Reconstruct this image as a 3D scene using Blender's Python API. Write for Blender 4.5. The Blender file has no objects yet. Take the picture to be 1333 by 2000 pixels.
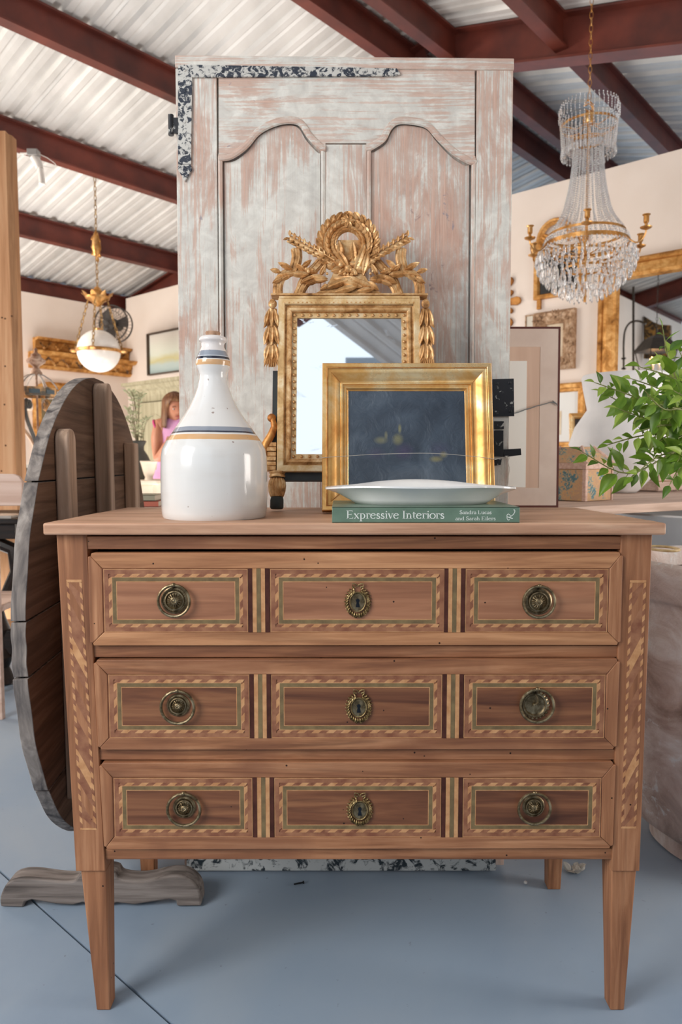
import bpy, bmesh, math, random
from math import sin, cos, pi, radians, sqrt, atan2
from mathutils import Vector, Matrix, noise
random.seed(7)
# ---------------------------------------------------------------- camera, world, lights, exposure
F = 1400.0; TH = radians(4.0); CH, SH = cos(TH), sin(TH); H = 1.0
scene = bpy.context.scene
col = scene.collection
cam = bpy.data.cameras.new('camera'); camo = bpy.data.objects.new('camera', cam); col.objects.link(camo)
camo.location = (0, 0, H); camo.rotation_euler = (radians(90) - TH, 0, 0)
cam.sensor_width = 36; cam.sensor_fit = 'AUTO'; cam.lens = 36 * F / 2000; cam.clip_start = .05; cam.clip_end = 200
cam.dof.use_dof = True; cam.dof.focus_distance = 1.4; cam.dof.aperture_fstop = 5.6
scene.camera = camo
w = bpy.data.worlds.new('sky'); scene.world = w; w.use_nodes = True
bg = w.node_tree.nodes['Background']; bg.inputs[0].default_value = (.80, .90, 1, 1); bg.inputs[1].default_value = 1.3
def area(name, loc, target, sx, sy, power, color):
    l = bpy.data.lights.new(name, 'AREA'); l.shape = 'RECTANGLE'; l.size = sx; l.size_y = sy; l.energy = power; l.color = color
    o = bpy.data.objects.new(name, l); col.objects.link(o); o.location = loc
    o.rotation_euler = (Vector(target) - Vector(loc)).to_track_quat('-Z', 'Y').to_euler(); return o
area('doorway_daylight', (-2.3, -.35, 2.0), (-.3, 1.5, 1.0), 1.3, 1.5, 66, (1, .95, .90))
area('far_window_daylight', (-4.6, 4.2, 2.2), (-.5, 6.5, 1.6), 2.5, 1.5, 150, (1, .93, .84))
area('basin_fill_light', (2.6, 1.3, 1.0), (1.2, 2.8, .8), 1.2, 1.5, 50, (1, .93, .86))  # added fill for the basin and pine table; no opening stands here
area('roof_fill_light', (-1.6, 5.0, .25), (-1.6, 4.8, 3), 3.0, 3.0, 110, (1, .95, .9))  # added fill lamp aimed upward to brighten the roof
scene.view_settings.view_transform = 'Standard'; scene.view_settings.look = 'None'
scene.view_settings.gamma = 1; scene.view_settings.use_curve_mapping = False
scene.view_settings.exposure = 0.1
# ---------------------------------------------------------------- pixel rays
def ray(u, v):
    q = -(v - 1000.); return Vector((u - 666.5, F * CH + q * SH, q * CH - F * SH))
CAM = Vector((0, 0, H))
def atY(u, v, Y): d = ray(u, v); return CAM + d * (Y / d.y)
def atZ(u, v, z): d = ray(u, v); return CAM + d * ((z - H) / d.z)
class Fr:
    """local frame: x along the face, y into the object (away from the viewer), z up along the face"""
    def __init__(s, o, xa, za):
        s.o = Vector(o); s.x = Vector(xa).normalized(); s.z = Vector(za).normalized(); s.y = s.z.cross(s.x).normalized()
        s.m = Matrix(((s.x.x, s.y.x, s.z.x, s.o.x), (s.x.y, s.y.y, s.z.y, s.o.y), (s.x.z, s.y.z, s.z.z, s.o.z), (0, 0, 0, 1)))
    def px(s, u, v, y=0.):
        d = ray(u, v); o = s.o + s.y * y; k = (o - CAM).dot(s.y) / d.dot(s.y); p = CAM + d * k - s.o
        return (p.dot(s.x), p.dot(s.z))
# ---------------------------------------------------------------- mesh builder
class M:
    def __init__(s): s.v = []; s.f = []; s.m = []
    def add(s, vs, fs, mi=0):
        b = len(s.v); s.v += [Vector(p) for p in vs]; s.f += [[b + i for i in f] for f in fs]; s.m += [mi] * len(fs); return s
    def box(s, x0, x1, y0, y1, z0, z1, mi=0):
        x0, x1 = min(x0, x1), max(x0, x1); y0, y1 = min(y0, y1), max(y0, y1); z0, z1 = min(z0, z1), max(z0, z1)
        return s.hexa([(x0, y0, z0), (x1, y0, z0), (x1, y1, z0), (x0, y1, z0), (x0, y0, z1), (x1, y0, z1), (x1, y1, z1), (x0, y1, z1)], mi)
    def hexa(s, p, mi=0):
        return s.add(p, [(0, 3, 2, 1), (4, 5, 6, 7), (0, 1, 5, 4), (1, 2, 6, 5), (2, 3, 7, 6), (3, 0, 4, 7)], mi)
    def taper(s, a, b, mi=0):
        """a, b: (x0,x1,y0,y1,z) bottom and top rectangles"""
        q = lambda r: [(r[0], r[2], r[4]), (r[1], r[2], r[4]), (r[1], r[3], r[4]), (r[0], r[3], r[4])]
        return s.hexa(q(a) + q(b), mi)
    def quadp(s, pts, y0, y1, mi=0):
        """flat quad/polygon in xz made into a thin prism from y0 (front) to y1 (back)"""
        n = len(pts); a = 0
        for i in range(n): a += pts[i][0] * pts[(i + 1) % n][1] - pts[(i + 1) % n][0] * pts[i][1]
        if a < 0: pts = pts[::-1]
        vs = [(x, y0, z) for x, z in pts] + [(x, y1, z) for x, z in pts]
        fs = [list(range(n)), list(range(2 * n - 1, n - 1, -1))] + [(i, n + i, n + (i + 1) % n, (i + 1) % n) for i in range(n)]
        return s.add(vs, fs, mi)
    def tube(s, pts, r, n=8, closed=False, mi=0, flat=1., fn=None):
        pts = [Vector(p) for p in pts]; N = len(pts); R = r if isinstance(r, (list, tuple)) else [r] * N
        b = len(s.v); prev = None; rings = []
        for i in range(N):
            a = pts[(i - 1) % N] if (closed or i > 0) else pts[i]; c = pts[(i + 1) % N] if (closed or i < N - 1) else pts[i]
            t = (c - a)
            t = t.normalized() if t.length > 1e-9 else Vector((0, 0, 1))
            if fn is not None: e1 = Vector(fn); e1 = (e1 - t * e1.dot(t))
            elif prev is None: e1 = Vector((0, 1, 0)) if abs(t.y) < .9 else Vector((1, 0, 0)); e1 = e1 - t * e1.dot(t)
            else: e1 = prev - t * prev.dot(t)
            e1.normalize(); prev = e1; e2 = t.cross(e1)
            rings.append([pts[i] + e1 * (R[i] * flat * cos(2 * pi * k / n)) + e2 * (R[i] * sin(2 * pi * k / n)) for k in range(n)])
        vs = [p for q in rings for p in q]; fs = []
        for i in range(N if closed else N - 1):
            j = (i + 1) % N
            for k in range(n): l = (k + 1) % n; fs.append((i * n + k, i * n + l, j * n + l, j * n + k))
        if not closed: fs.append(list(range(n - 1, -1, -1))); fs.append([(N - 1) * n + k for k in range(n)])
        return s.add(vs, fs, mi)
    def lathe(s, prof, n=32, c=(0, 0, 0), mi=0, wob=0, sx=1, sy=1):
        c = Vector(c); vs = []; fs = []
        for (r, z) in prof:
            for k in range(n):
                a = 2 * pi * k / n; rr = r * (1 + wob * noise.noise(Vector((cos(a) * 2, sin(a) * 2, z * 6))))
                vs.append(c + Vector((rr * cos(a) * sx, rr * sin(a) * sy, z)))
        for i in range(len(prof) - 1):
            for k in range(n): l = (k + 1) % n; fs.append((i * n + k, i * n + l, (i + 1) * n + l, (i + 1) * n + k))
        if prof[0][0] > 1e-6: fs.append(list(range(n - 1, -1, -1)))
        if prof[-1][0] > 1e-6: fs.append([(len(prof) - 1) * n + k for k in range(n)])
        return s.add(vs, fs, mi)
    def ball(s, c, rx, ry=None, rz=None, n=8, m=6, mi=0):
        ry = ry or rx; rz = rz or rx; c = Vector(c); vs = []; fs = []
        vs.append(c + Vector((0, 0, -rz)))
        for i in range(1, m):
            a = -pi / 2 + pi * i / m
            for k in range(n): b = 2 * pi * k / n; vs.append(c + Vector((rx * cos(a) * cos(b), ry * cos(a) * sin(b), rz * sin(a))))
        vs.append(c + Vector((0, 0, rz))); T = len(vs) - 1
        for k in range(n): l = (k + 1) % n; fs.append((0, 1 + l, 1 + k)); fs.append((T, 1 + (m - 2) * n + k, 1 + (m - 2) * n + l))
        for i in range(m - 2):
            for k in range(n): l = (k + 1) % n; fs.append((1 + i * n + k, 1 + i * n + l, 1 + (i + 1) * n + l, 1 + (i + 1) * n + k))
        return s.add(vs, fs, mi)
    def leaf(s, p, d, nrm, L, W, T, mi=0, curl=0.):
        """carved almond leaf: p base, d direction, nrm outward normal"""
        p = Vector(p); d = Vector(d).normalized(); nrm = Vector(nrm); nrm = (nrm - d * nrm.dot(d)).normalized(); sd = d.cross(nrm)
        prof = [(0, .15), (.2, .75), (.45, 1), (.7, .8), (.9, .35), (1, .02)]; vs = []; fs = []
        for (a, b) in prof:
            o = p + d * (L * a) + nrm * (curl * L * a * a)
            vs += [o - sd * (W / 2 * b), o - sd * (W / 4 * b) + nrm * (T * b), o + nrm * (T * .62 * b), o + sd * (W / 4 * b) + nrm * (T * b), o + sd * (W / 2 * b), o - nrm * (T * .3)]
        for i in range(len(prof) - 1):
            for k in range(6): l = (k + 1) % 6; fs.append((i * 6 + k, i * 6 + l, (i + 1) * 6 + l, (i + 1) * 6 + k))
        fs.append((5, 4, 3, 2, 1, 0)); e = (len(prof) - 1) * 6; fs.append((e, e + 1, e + 2, e + 3, e + 4, e + 5))
        return s.add(vs, fs, mi)
    def rings(s, x0, z0, x1, z1, prof, mi=0, close=True):
        """mitred rectangular frame; prof = [(inset, y)...] from the outer back edge to the inner edge"""
        vs = []; n = len(prof)
        for (d, y) in prof: vs += [(x0 + d, y, z0 + d), (x1 - d, y, z0 + d), (x1 - d, y, z1 - d), (x0 + d, y, z1 - d)]
        fs = []
        for i in range(n if close else n - 1):
            j = (i + 1) % n
            for k in range(4): l = (k + 1) % 4; fs.append((i * 4 + k, i * 4 + l, j * 4 + l, j * 4 + k))
        return s.add(vs, fs, mi)
    def xf(s, m): s.v = [m @ p for p in s.v]; return s
    def join(s, o, m=None):
        b = len(s.v); s.v += [(m @ p if m else p.copy()) for p in o.v]; s.f += [[b + i for i in f] for f in o.f]; s.m += o.m; return s
def link(o, parent=None):
    col.objects.link(o)
    if parent is not None: o.parent = parent
    return o
def obj(name, m, mats, parent=None, smooth=35, bevel=0, loc=None, fix=True, label=None, kind=None):
    me = bpy.data.meshes.new(name); me.from_pydata([tuple(p) for p in m.v], [], m.f)
    mats = mats if isinstance(mats, (list, tuple)) else [mats]
    for q in mats: me.materials.append(q)
    if len(mats) > 1: me.polygons.foreach_set('material_index', m.m)
    if fix:
        b = bmesh.new(); b.from_mesh(me); bmesh.ops.recalc_face_normals(b, faces=b.faces); b.to_mesh(me); b.free()
    me.update()
    if smooth: me.shade_smooth(); me.set_sharp_from_angle(angle=radians(smooth))
    o = bpy.data.objects.new(name, me); link(o, parent)
    if loc is not None: o.location = loc
    if bevel:
        bv = o.modifiers.new('bevel', 'BEVEL'); bv.width = bevel; bv.segments = 2; bv.limit_method = 'ANGLE'; bv.angle_limit = radians(40)
    if label: o['label'] = label
    if kind: o['kind'] = kind
    return o
def thing(name, label, cat, loc=(0, 0, 0), fr=None, group=None):
    o = bpy.data.objects.new(name, None); o.empty_display_size = .05; link(o)
    if fr is not None: o.matrix_world = fr.m
    else: o.location = loc
    o['label'] = label; o['category'] = cat
    if group: o['group'] = group
    return o
def tag(o, label, cat, group=None, kind=None):
    o['label'] = label; o['category'] = cat
    if group: o['group'] = group
    if kind: o['kind'] = kind
    return o
def dup(o, parent, loc=None, rot=None, scale=None):
    c = o.copy(); link(c, parent)
    if loc is not None: c.location = loc
    if rot is not None: c.rotation_euler = rot
    if scale is not None: c.scale = scale
    return c
# ---------------------------------------------------------------- materials
def C(h, a=1):
    h = h.lstrip('#'); r = [int(h[i:i + 2], 16) / 255 for i in (0, 2, 4)]
    return tuple([(x / 12.92 if x <= .04045 else ((x + .055) / 1.055) ** 2.4) for x in r] + [a])
def ramp(nt, src, stops, interp='LINEAR'):
    r = nt.nodes.new('ShaderNodeValToRGB'); r.color_ramp.interpolation = interp
    e = r.color_ramp.elements
    while len(e) < len(stops): e.new(.5)
    for i, (p, c) in enumerate(stops): e[i].position = p; e[i].color = C(c) if isinstance(c, str) else (c, c, c, 1)
    nt.links.new(src, r.inputs[0]); return r.outputs[0]
def mixc(nt, f, a, b):
    m = nt.nodes.new('ShaderNodeMix'); m.data_type = 'RGBA'
    for s_, val in ((m.inputs[0], f), (m.inputs[6], a), (m.inputs[7], b)):
        if hasattr(val, 'links'): nt.links.new(val, s_)
        elif isinstance(val, str): s_.default_value = C(val)
        else: s_.default_value = val
    return m.outputs[2]
def coords(nt, scale=(1, 1, 1), loc=(0, 0, 0)):
    t = nt.nodes.new('ShaderNodeTexCoord'); m = nt.nodes.new('ShaderNodeMapping'); nt.links.new(t.outputs['Object'], m.inputs[0])
    m.inputs['Scale'].default_value = scale; m.inputs['Location'].default_value = loc; return m.outputs[0]
def nz(nt, vec, sc=5, det=6, dist=0, rough=.55):
    n = nt.nodes.new('ShaderNodeTexNoise'); nt.links.new(vec, n.inputs[0]); n.inputs['Scale'].default_value = sc
    n.inputs['Detail'].default_value = det; n.inputs['Distortion'].default_value = dist; n.inputs['Roughness'].default_value = rough
    return n.outputs['Fac']
def newmat(name, rough=.5, metal=0, spec=.5):
    m = bpy.data.materials.new(name); m.use_nodes = True; nt = m.node_tree; b = nt.nodes['Principled BSDF']
    b.inputs['Roughness'].default_value = rough; b.inputs['Metallic'].default_value = metal; b.inputs['Specular IOR Level'].default_value = spec
    return m, nt, b
def bump(nt, b, h, st=.3, dist=.002):
    n = nt.nodes.new('ShaderNodeBump'); n.inputs['Strength'].default_value = st; n.inputs['Distance'].default_value = dist
    nt.links.new(h, n.inputs['Height']); nt.links.new(n.outputs[0], b.inputs['Normal'])
def plain(name, c, rough=.5, metal=0, var=.0, sc=8, b_=0, spec=.5, c2=None):
    m, nt, b = newmat(name, rough, metal, spec)
    if c2 is None: b.inputs['Base Color'].default_value = C(c)
    n = nz(nt, coords(nt), sc, 5)
    if c2 is not None: nt.links.new(ramp(nt, n, [(.35, c), (.65, c2)]), b.inputs['Base Color'])
    if b_: bump(nt, b, n, b_)
    return m
AX = {'x': (1.2, 22, 22), 'y': (22, 1.2, 22), 'z': (22, 22, 1.2)}
def wood(name, stops, ax='x', rough=.6, sc=3., streak=None, dots=False, bmp=.25, st=.5, blotch=None, spec=.3, loc=(0, 0, 0)):
    m, nt, b = newmat(name, rough, 0, spec); v = coords(nt, AX[ax], loc)
    n1 = nz(nt, v, sc, 8, .6, .6); c_ = ramp(nt, n1, stops)
    if streak:
        n2 = nz(nt, coords(nt, tuple(x * .45 for x in AX[ax]), loc), sc * 1.2, 5, 1.6)
        f = ramp(nt, n2, [(.5, 0.), (.68, st)]); c_ = mixc(nt, f, c_, streak)
    if blotch:
        n4 = nz(nt, coords(nt, (1, 1, 1), loc), 5, 4, .5); f = ramp(nt, n4, [(.42, 0.), (.68, blotch[1])]); c_ = mixc(nt, f, c_, blotch[0])
    if dots:
        vo = nt.nodes.new('ShaderNodeTexVoronoi'); vo.inputs['Scale'].default_value = 36; nt.links.new(coords(nt), vo.inputs[0])
        n3 = nz(nt, coords(nt), 9, 2); a = nt.nodes.new('ShaderNodeMath'); a.operation = 'LESS_THAN'; nt.links.new(vo.outputs['Distance'], a.inputs[0]); a.inputs[1].default_value = .062
        g = nt.nodes.new('ShaderNodeMath'); g.operation = 'GREATER_THAN'; nt.links.new(n3, g.inputs[0]); g.inputs[1].default_value = .49
        k = nt.nodes.new('ShaderNodeMath'); k.operation = 'MULTIPLY'; nt.links.new(a.outputs[0], k.inputs[0]); nt.links.new(g.outputs[0], k.inputs[1])
        c_ = mixc(nt, k.outputs[0], c_, '#2a160e')
    nt.links.new(c_, b.inputs['Base Color']); bump(nt, b, n1, bmp, .0015)
    return m
def paint(name, ax, loc=(0, 0, 0)):
    """chalky grey-white paint rubbed through to pinkish pine, with dark chips"""
    m, nt, b = newmat(name, .8, 0, .2)
    fine = {'x': (2.0, 60, 95), 'z': (95, 60, 2.0)}[ax]; mid = {'x': (3, 12, 12), 'z': (12, 12, 3)}[ax]
    nf = nz(nt, coords(nt, fine, loc), 2.2, 6, .3, .65); nm = nz(nt, coords(nt, mid, loc), 1.6, 10, 1.0, .7); nb = nz(nt, coords(nt, (1, 1, 1), loc), 2.6, 6, .6, .6)
    nd = nz(nt, coords(nt, (1, 1, 1), loc), 26, 6, .5, .65)
    def math_(op, a, c):
        k = nt.nodes.new('ShaderNodeMath'); k.operation = op
        for i, x in enumerate((a, c)):
            if hasattr(x, 'links'): nt.links.new(x, k.inputs[i])
            else: k.inputs[i].default_value = x
        return k.outputs[0]
    s_ = math_('ADD', math_('MULTIPLY', nf, .40), math_('ADD', math_('MULTIPLY', nm, .42), math_('MULTIPLY', nb, .38)))
    f = ramp(nt, s_, [(.575, 0.), (.625, .62), (.70, .9)])
    pc = ramp(nt, nd, [(.3, '#c4c0b9'), (.5, '#d3d0c8'), (.7, '#e4e2da')])
    wc = ramp(nt, nf, [(.3, '#9a7160'), (.5, '#bd9684'), (.7, '#d3b3a2')])
    c_ = mixc(nt, f, pc, wc)
    c_ = mixc(nt, ramp(nt, math_('ADD', math_('MULTIPLY', nd, .55), math_('MULTIPLY', nm, .5)), [(.645, 0.), (.68, .75)]), c_, '#8e8a93')
    c_ = mixc(nt, ramp(nt, math_('ADD', math_('MULTIPLY', nb, .6), math_('MULTIPLY', nd, .45)), [(.66, 0.), (.70, .8)]), c_, '#6d5c66')
    nt.links.new(c_, b.inputs['Base Color']); bump(nt, b, s_, .55, .003); return m
def chipped(name, dark, light, sc=30, lo=.5, hi=.56, rough=.6):
    m, nt, b = newmat(name, rough); n = nz(nt, coords(nt), sc, 8, .8, .65)
    nt.links.new(ramp(nt, n, [(lo, dark), (hi, light)]), b.inputs['Base Color']); bump(nt, b, n, .5, .002); return m
def gilt(name, lo='#6b4119', mid='#b98a45', hi='#e2bd7c', rough=.38, metal=.75, sc=22, b_=.35):
    m, nt, b = newmat(name, rough, metal); n = nz(nt, coords(nt), sc, 8, .5, .65)
    nt.links.new(ramp(nt, n, [(.3, lo), (.48, mid), (.66, hi)]), b.inputs['Base Color']); bump(nt, b, n, b_, .002)
    r = ramp(nt, n, [(.3, min(1, rough + .25)), (.6, rough)]); nt.links.new(r, b.inputs['Roughness']); return m
WS = [(.28, '#724932'), (.5, '#a06d4c'), (.72, '#c18e69')]
w_chx = wood('walnut_horizontal', WS, 'x', .55, 2.6, '#482b1f', True, .2, .5, ('#7b4f3a', .65))
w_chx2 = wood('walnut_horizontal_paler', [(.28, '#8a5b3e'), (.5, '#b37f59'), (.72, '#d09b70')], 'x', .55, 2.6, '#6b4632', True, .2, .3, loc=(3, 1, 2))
w_chz = wood('walnut_vertical', WS, 'z', .55, 2.6, '#5e3a28', True, .2, .35, ('#8a5a40', .5))
w_top = wood('bleached_top', [(.28, '#9c7256'), (.5, '#c2967a'), (.72, '#dcb699')], 'x', .5, 2.4, '#8a6047', False, .2, .4, ('#c9a184', .5))
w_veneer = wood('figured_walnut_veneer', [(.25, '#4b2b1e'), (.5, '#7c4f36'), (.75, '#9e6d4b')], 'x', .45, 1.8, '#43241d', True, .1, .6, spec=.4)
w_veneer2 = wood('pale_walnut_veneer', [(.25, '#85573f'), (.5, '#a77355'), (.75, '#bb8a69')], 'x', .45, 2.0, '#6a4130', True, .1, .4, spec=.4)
w_cross = plain('reddish_crossbanding', '#7f4d36', .5, c2='#a27050', sc=40)
w_light = plain('pale_boxwood_inlay', '#b57f52', .5, c2='#cf9d6e', sc=60)
w_mid = plain('honey_inlay', '#a56a47', .5, c2='#bd8058', sc=60)
w_dark = plain('dark_rope_inlay', '#7c4a33', .5, c2='#9e6b4d', sc=60)
w_green = plain('green_stained_inlay', '#6c5b42', .75, c2='#83704f', sc=50, spec=.2)
w_purple = plain('purpleheart_inlay', '#40241f', .8, c2='#56332b', sc=50, spec=.15)
m_black = plain('black_gap', '#0b0807', .9)
m_inside = plain('dark_inside_wood', '#1d130d', .9)
brass_old = gilt('aged_brass', '#2a2219', '#7a6a50', '#b9a888', .34, .95, 60, .3)
brass_esc = gilt('cast_brass', '#33261a', '#7f6b48', '#c4ae80', .36, .9, 90, .4)
g_main = gilt('worn_gold_leaf', '#6b4524', '#c4935c', '#edcb99', .40, .42, 34, .5)
g_pale = gilt('pale_worn_gesso_gold', '#a17743', '#d6b27c', '#efdfbc', .5, .25, 18, .3)
g_frame = gilt('burnished_gold', '#bb7d3c', '#dfac66', '#f5dcab', .27, .68, 9, .12)
g_red = gilt('gold_over_red_bole', '#7a3f1c', '#a8692f', '#d39b57', .42, .55, 26, .3)
# ================================================================ THE ROOM
AR = radians(41.2); av = Vector((sin(AR), cos(AR), 0)); nv = Vector((cos(AR), -sin(AR), 0)); CN = Vector((-2.30, 7.8, 0))
def RP(t, s, z=0): return CN + av * t + nv * s + Vector((0, 0, z))     # along the eave wall, out into the room, height
m_wall, nt, b_ = newmat('cream_plaster', .9); n_ = nz(nt, coords(nt), 2, 4); nt.links.new(ramp(nt, n_, [(.3, '#dccdc0'), (.7, '#e6d9ce')]), b_.inputs['Base Color'])
m_roof, nt, b_ = newmat('galvanised_sheet', .5, .15); n_ = nz(nt, coords(nt, (1, .3, 1)), 2.5, 5); nt.links.new(ramp(nt, n_, [(.3, '#c6c4c0'), (.55, '#dedcd8'), (.75, '#eceae6')]), b_.inputs['Base Color'])
m_beam, nt, b_ = newmat('red_oxide_steel', .5); n_ = nz(nt, coords(nt), 4, 5); nt.links.new(ramp(nt, n_, [(.3, '#4a211b'), (.6, '#6b3024'), (.8, '#7d3b2c')]), b_.inputs['Base Color'])
m_floor, nt, b_ = newmat('painted_concrete', .42); n_ = nz(nt, coords(nt), 1.4, 6, .4); n2_ = nz(nt, coords(nt), 60, 3)
cc = mixc(nt, ramp(nt, n2_, [(.7, 0.), (.76, .5)]), ramp(nt, n_, [(.3, '#8092a6'), (.5, '#8d9dae'), (.7, '#9ca6b0')]), '#5d6266')
nt.links.new(cc, b_.inputs['Base Color']); bump(nt, b_, nz(nt, coords(nt), 4, 3), .08, .004); b_.inputs['Specular IOR Level'].default_value = .35
nt.links.new(ramp(nt, n_, [(.35, .34), (.65, .5)]), b_.inputs['Roughness'])
m_white = plain('white_trim', '#e9e4dc', .6)
# floor: two cast slabs either side of a sawn joint
fl = bpy.data.objects.new('floor', None); link(fl); fl['kind'] = 'structure'
ja = atZ(0, 1702, 0); jb = atZ(335, 2000, 0); jd = (jb - ja).normalized(); A0 = ja - jd * 12; B0 = jb + jd * 6; jn = Vector((-jd.y, jd.x, 0))
if jn.x < 0: jn = -jn
def slab(side):
    e = jn * (.003 * side); q = [A0 + e, B0 + e, B0 + jn * (side * 14), A0 + jn * (side * 14)]; m = M()
    m.add([(p.x, p.y, 0) for p in q] + [(p.x, p.y, -.05) for p in q], [(0, 1, 2, 3), (7, 6, 5, 4), (0, 4, 5, 1), (1, 5, 6, 2), (2, 6, 7, 3), (3, 7, 4, 0)])
    obj('slab', m, m_floor, fl, smooth=0)
slab(1); slab(-1)
m = M(); q = [A0 - jn * .006, B0 - jn * .006, B0 + jn * .006, A0 + jn * .006]; m.add([(p.x, p.y, -.012) for p in q] + [(p.x, p.y, -.03) for p in q], [(0, 1, 2, 3), (7, 6, 5, 4), (0, 4, 5, 1), (1, 5, 6, 2), (2, 6, 7, 3), (3, 7, 4, 0)])
obj('joint', m, m_black, fl, smooth=0)
def wallbox(name, t0, t1, s0, s1, z0, z1, mat_, holes=None):
    m = M(); c = [RP(t0, s0), RP(t1, s0), RP(t1, s1), RP(t0, s1)]
    m.add([(p.x, p.y, z0) for p in c] + [(p.x, p.y, z1) for p in c], [(0, 3, 2, 1), (4, 5, 6, 7), (0, 1, 5, 4), (1, 2, 6, 5), (2, 3, 7, 6), (3, 0, 4, 7)])
    o = obj(name, m, mat_, smooth=0); o['kind'] = 'structure'; return o
wallbox('wall_left', -2.27, .12, -.12, 0, 0, 2.62, m_wall)
wl = wallbox('wall_left_near', -12, -3.1, -.12, 0, 0, 2.62, m_wall); wl.name = 'wall_left.001'
w3 = wallbox('wall_left_low', -3.1, -2.27, -.12, 0, 0, 1.0, m_wall); w3.name = 'wall_left.002'
w4 = wallbox('wall_left_high', -3.1, -2.27, -.12, 0, 2.5, 2.62, m_wall); w4.name = 'wall_left.003'
wallbox('wall_back', 0, .12, 0, 5.9, 0, 2.74, m_wall)
w5 = wallbox('wall_partition', -14, -4.0, 3.38, 3.5, 0, 3.07, m_wall)
# thin beading on the back wall between the boards
for i, s in enumerate((1.35, 2.75, 4.15)):
    o = wallbox('trim_%d' % (i + 1), -.006, 0, s, s + .02, 0, 2.74, m_wall)
def window_frame():
    r = bpy.data.objects.new('window_1', None); r.location = RP(-2.7, -.06, 1.0); link(r); r['kind'] = 'structure'; r.rotation_euler = (0, 0, atan2(av.y, av.x))
    m = M(); m.rings(-.415, 0, .415, 1.5, [(0, -.05), (0, .05), (.05, .05), (.05, -.05)]); obj('window_frame', m, m_beam, r, smooth=0)
    m = M(); m.box(-.365, .365, -.004, .004, .05, 1.45); g, gn, gb = newmat('window_glass', .02); gb.inputs['Transmission Weight'].default_value = 1; gb.inputs['IOR'].default_value = 1.05
    obj('pane', m, g, r, smooth=0)
window_frame()
# roof: corrugated sheets on a gable
TL, TR, RIDGE = .20, -.25, 4.2
def zl(s): return 2.65 + TL * s
def zr(s): return 2.65 + TL * RIDGE + TR * (s - RIDGE)
PH = .19
ceil = bpy.data.objects.new('ceiling', None); link(ceil); ceil['kind'] = 'structure'
def sheet(s0, s1, zf):
    m = M(); pr = [(0, 0), (.035, 0), (.05, .022), (.085, .022), (.1, 0), (.135, .0), (.145, .006), (.155, 0)]; pts = []
    for k in range(6):
        for (x, z) in pr[:-1]: pts.append((k * .17 + x * 1.05, z))
    pts.append((1.02, 0)); n = len(pts)
    top = [(x, 0, z + .003) for x, z in pts] + [(x, 1, z + .003) for x, z in pts]; bot = [(x, 0, z) for x, z in pts] + [(x, 1, z) for x, z in pts]
    m.add(top + bot, [(i, i + 1, n + i + 1, n + i) for i in range(n - 1)] + [(2 * n + i, 3 * n + i, 3 * n + i + 1, 2 * n + i + 1) for i in range(n - 1)])
    a = RP(0, s0, zf(s0) + PH); b = RP(0, s1, zf(s1) + PH); d = b - a
    mt = Matrix(((av.x, d.x, 0, a.x), (av.y, d.y, 0, a.y), (0, d.z, 1, a.z), (0, 0, 0, 1)))
    m.xf(mt); return m
sl = obj('roof_sheet', sheet(-.6, RIDGE, zl), m_roof, ceil, smooth=0); sr = obj('roof_sheet', sheet(RIDGE, 8.9, zr), m_roof, ceil, smooth=0)
for k in range(-9, 5):
    if k != 0:
        dup(sl, ceil, loc=av * (1.02 * k) + Vector((0, 0, .002 * (k % 2))))
        if k > -6: dup(sr, ceil, loc=av * (1.02 * k) + Vector((0, 0, .002 * (k % 2))))
m = M(); a0 = RP(-9.2, RIDGE, zl(RIDGE) + PH + .012); a1 = RP(5.1, RIDGE, zl(RIDGE) + PH + .012); m.tube([a0, a1], .03, 6); obj('ridge_cap', m, m_beam, ceil)
def beam(p0, p1, hgt, wd, name='purlin', lip=.012):
    """steel C section running p0 -> p1; p = centre of the bottom flange"""
    d = p1 - p0; L = d.length; x = d.normalized(); y = Vector((0, 0, 1)).cross(x).normalized(); z = x.cross(y)
    mt = Matrix(((x.x, y.x, z.x, p0.x), (x.y, y.y, z.y, p0.y), (x.z, y.z, z.z, p0.z), (0, 0, 0, 1))); m = M()
    h = wd / 2
    prof = [(-h, 0), (h, 0), (h, lip), (.006, lip), (.006, hgt - lip), (h, hgt - lip), (h, hgt), (-h, hgt), (-h, hgt - lip), (-.006, hgt - lip), (-.006, lip), (-h, lip)]
    n = len(prof); m.add([(0, a, b) for a, b in prof] + [(L, a, b) for a, b in prof], [list(range(n)), list(range(2 * n - 1, n - 1, -1))] + [(i, (i + 1) % n, n + (i + 1) % n, n + i) for i in range(n)])
    m.xf(mt); return obj(name, m, m_beam, ceil, smooth=0)
for s in (-.17, .95, 2.03, 3.02, 4.06): beam(RP(-9, s, zl(s)), RP(4.2, s, zl(s)), PH - .012, .075)
for s in (4.36, 5.06, 6.1, 7.15, 8.2): beam(RP(-5.1, s, zr(s)), RP(4.2, s, zr(s)), PH - .012, .075)
RB = .06
beam(RP(-.42, 4.22, zr(4.22) - RB), RP(-.42, 8.7, zr(8.7) - RB), .24, .12, 'rafter')
beam(RP(-.42, 4.18, zl(4.18) - RB + .0), RP(-.42, 2.6, zl(2.6) - RB), .22, .12, 'rafter')
beam(RP(.2, -.2, zl(-.2) - RB), RP(.2, 4.2, zl(4.2) - RB), .24, .12, 'rafter')
beam(RP(3.6, -.2, zl(-.2) - RB), RP(3.6, 4.2, zl(4.2) - RB), .24, .12, 'rafter')
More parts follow.
